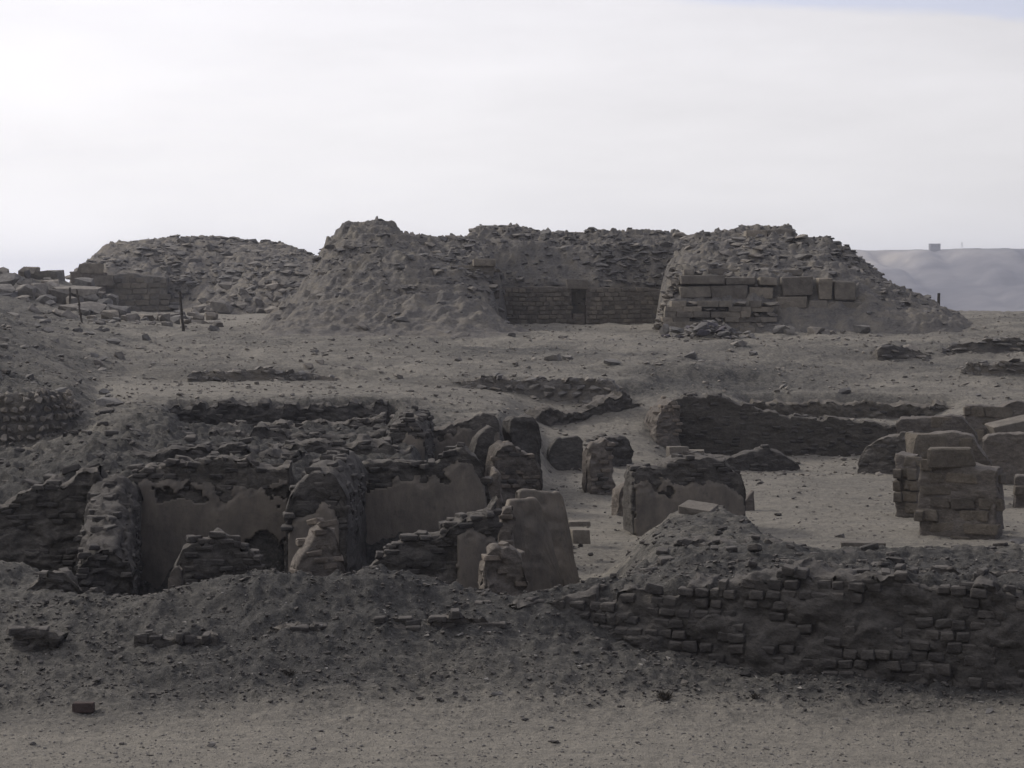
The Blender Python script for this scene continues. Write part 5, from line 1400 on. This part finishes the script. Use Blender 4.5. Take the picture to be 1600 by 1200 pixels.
# ------------------------------------------------------------------ far plateau, building and mast
def hills():
    m, nt, b = new_mat('far_rock')
    n1 = noise(nt, 0.004, 6, 0.6, stretch=(1, 1, 4))
    n2 = noise(nt, 0.03, 4, 0.6)
    col = ramp(nt, n1, [(0.40, (0.15, 0.144, 0.152)), (0.5, (0.235, 0.224, 0.222)), (0.60, (0.32, 0.295, 0.265))])
    n3 = noise(nt, 0.012, 5, 0.65, stretch=(0.5, 1, 3))
    col = mix(nt, 0.8, col, ramp(nt, n2, [(0.3, (0.65, 0.65, 0.67)), (0.7, (1.28, 1.26, 1.2))]), 'MULTIPLY')
    col = mix(nt, 0.7, col, ramp(nt, n3, [(0.36, (0.66, 0.66, 0.69)), (0.64, (1.3, 1.27, 1.2))]), 'MULTIPLY')
    nt.links.new(col, b.inputs['Base Color'])
    xs = np.linspace(-200, 2600, 420)
    ys = np.concatenate([np.linspace(1350, 2150, 140), np.linspace(2170, 3600, 40)])
    XX, YY = np.meshgrid(xs, ys)
    u = XX / 900
    # gullies and spurs running down to the plain
    g1 = np.abs(fbm2(XX / 120, YY / 700, 4, 61, 0.55)) * 0.5
    edge0 = 1620 + 70 * fbm2(XX / 380, YY * 0, 3, 63)
    t = np.clip((YY - edge0 - g1 * 500) / 430, 0, 1)
    prof = np.interp(t, [0, .25, .5, .62, .85, .93, 1], [0, .12, .36, .42, .80, .97, 1.0])
    top = 62 - 0.0 * XX + 3 * fbm2(XX / 400, YY / 400, 3, 66)
    crest = 6 + (600 - 387.5 - 140) / F * 2050
    left = sstep(XX, -150, 250)
    z = -14 + prof * left * (crest + 14) + fbm2(XX / 60, YY / 60, 4, 68) * 2.6 * (t > 0) * (t < 1)
    z = z + np.where(t >= 1, fbm2(XX / 150, YY / 150, 3, 70) * 1.0, 0)
    V = np.stack([XX, YY, z], -1).reshape(-1, 3)
    me = mesh_np('hills', V, grid_quads(len(ys), len(xs)), m)
    tag(link(bpy.data.objects.new('hills', me)), 'pale hazy desert plateau with worn gullies on the right horizon', None, None, 'structure')
    return crest
crest = hills()
def bx(name, me_mat, root, c, s):
    me = bpy.data.meshes.new(name)
    v = [((i & 1) * 2 - 1, ((i >> 1) & 1) * 2 - 1, ((i >> 2) & 1) * 2 - 1) for i in range(8)]
    v = [(a * s[0] / 2 + c[0], b_ * s[1] / 2 + c[1], d * s[2] / 2 + c[2]) for a, b_, d in v]
    me.from_pydata(v, [], [(0, 2, 3, 1), (4, 5, 7, 6), (0, 1, 5, 4), (2, 6, 7, 3), (0, 4, 6, 2), (1, 3, 7, 5)])
    me.materials.append(me_mat)
    o = bpy.data.objects.new(name, me); link(o); o.parent = root
    return o
M_CONC, _nt, _b = new_mat('dusty_concrete')
_b.inputs['Base Color'].default_value = (0.2, 0.19, 0.185, 1)
bp = pt(1461.5, 388, 2110)
bld = empty('flat_roofed_building', (bp[0], bp[1], crest - 2), 'small flat roofed building alone on the far plateau edge', 'building')
bx('wall', M_CONC, bld, (0, 4, 3.6), (10.6, 8, 7.2))
bx('roof', M_CONC, bld, (0, 4, 7.45), (11.4, 8.6, 0.5))
for wx_ in (-3, 0.2, 3.2):
    bx('window', M_WOOD, bld, (wx_, -0.03, 5.2), (1.1, 0.1, 1.2))
mast = empty('lattice_mast', (pt(1503, 388, 2140)[0], 2140, crest - 1), 'faint thin lattice mast right of the building on the plateau', 'mast')
for sx in (-1, 1):
    for k in range(5):
        bx('leg', M_CONC, mast, (sx * (1.3 - k * .24), 0, 1 + k * 1.8), (0.28, 0.28, 1.85))
for k in range(4):
    bx('crossbar', M_CONC, mast, (0, 0, 2 + k * 1.9), (2.4 - k * .5, 0.22, 0.22))

# ------------------------------------------------------------------ dry tufts on the slope
def tuft(label, px, D, h, n=60):
    x = (px - 800) / F * D
    z = ground_z(x, D)
    r = np.random.default_rng(int(px))
    V, Q = [], []
    for i in range(n):
        a = r.uniform(0, 2 * math.pi); l = h * r.uniform(.5, 1); sp_ = r.uniform(.2, .9) * h
        bx_, by_ = r.normal(0, h * .18, 2)
        w = 0.006
        k = len(V)
        V += [(bx_ - w, by_, 0), (bx_ + w, by_, 0), (bx_ + math.cos(a) * sp_ * .5 + w, by_ + math.sin(a) * sp_ * .5, l * .7), (bx_ + math.cos(a) * sp_, by_ + math.sin(a) * sp_, l)]
        Q.append((k, k + 1, k + 2, k + 3))
    me = mesh_np('dry_tuft', V, Q, M_WOOD, False)
    o = bpy.data.objects.new('dry_tuft', me); link(o)
    o.location = (x, D, z - 0.01)
    tag(o, label, 'dry plant')
tuft('dark dry tuft growing at the foot of the front slope right of centre', 1041, 29.6, 0.15, 80)
tuft('little dry tuft on the slope left of centre', 452, 30.3, 0.12, 50)
tuft('small dry tuft at the foot of the slope near the right edge', 1183, 29.5, 0.10, 50)

# ------------------------------------------------------------------ haze
def haze():
    m = bpy.data.materials.new('haze_air')
    m.use_nodes = True
    nt = m.node_tree
    nt.nodes.clear()
    v = nt.nodes.new('ShaderNodeVolumePrincipled')
    v.inputs['Color'].default_value = (0.82, 0.86, 1.0, 1)
    v.inputs['Density'].default_value = 0.00026
    v.inputs['Anisotropy'].default_value = 0.45
    o = nt.nodes.new('ShaderNodeOutputMaterial')
    nt.links.new(v.outputs[0], o.inputs['Volume'])
    x0, x1, y0, y1, z0, z1 = -7000, 7000, -500, 4700, -17, 80
    vs = [(x, y, z) for z in (z0, z1) for y in (y0, y1) for x in (x0, x1)]
    me = bpy.data.meshes.new('haze')
    me.from_pydata(vs, [], [(0, 2, 3, 1), (4, 5, 7, 6), (0, 1, 5, 4), (2, 6, 7, 3), (0, 4, 6, 2), (1, 3, 7, 5)])
    me.materials.append(m)
    tag(link(bpy.data.objects.new('haze', me)), 'thin dusty haze filling the air', None, None, 'stuff')
haze()
SC.cycles.volume_bounces = 0
SC.cycles.max_bounces = 5
SC.cycles.diffuse_bounces = 3
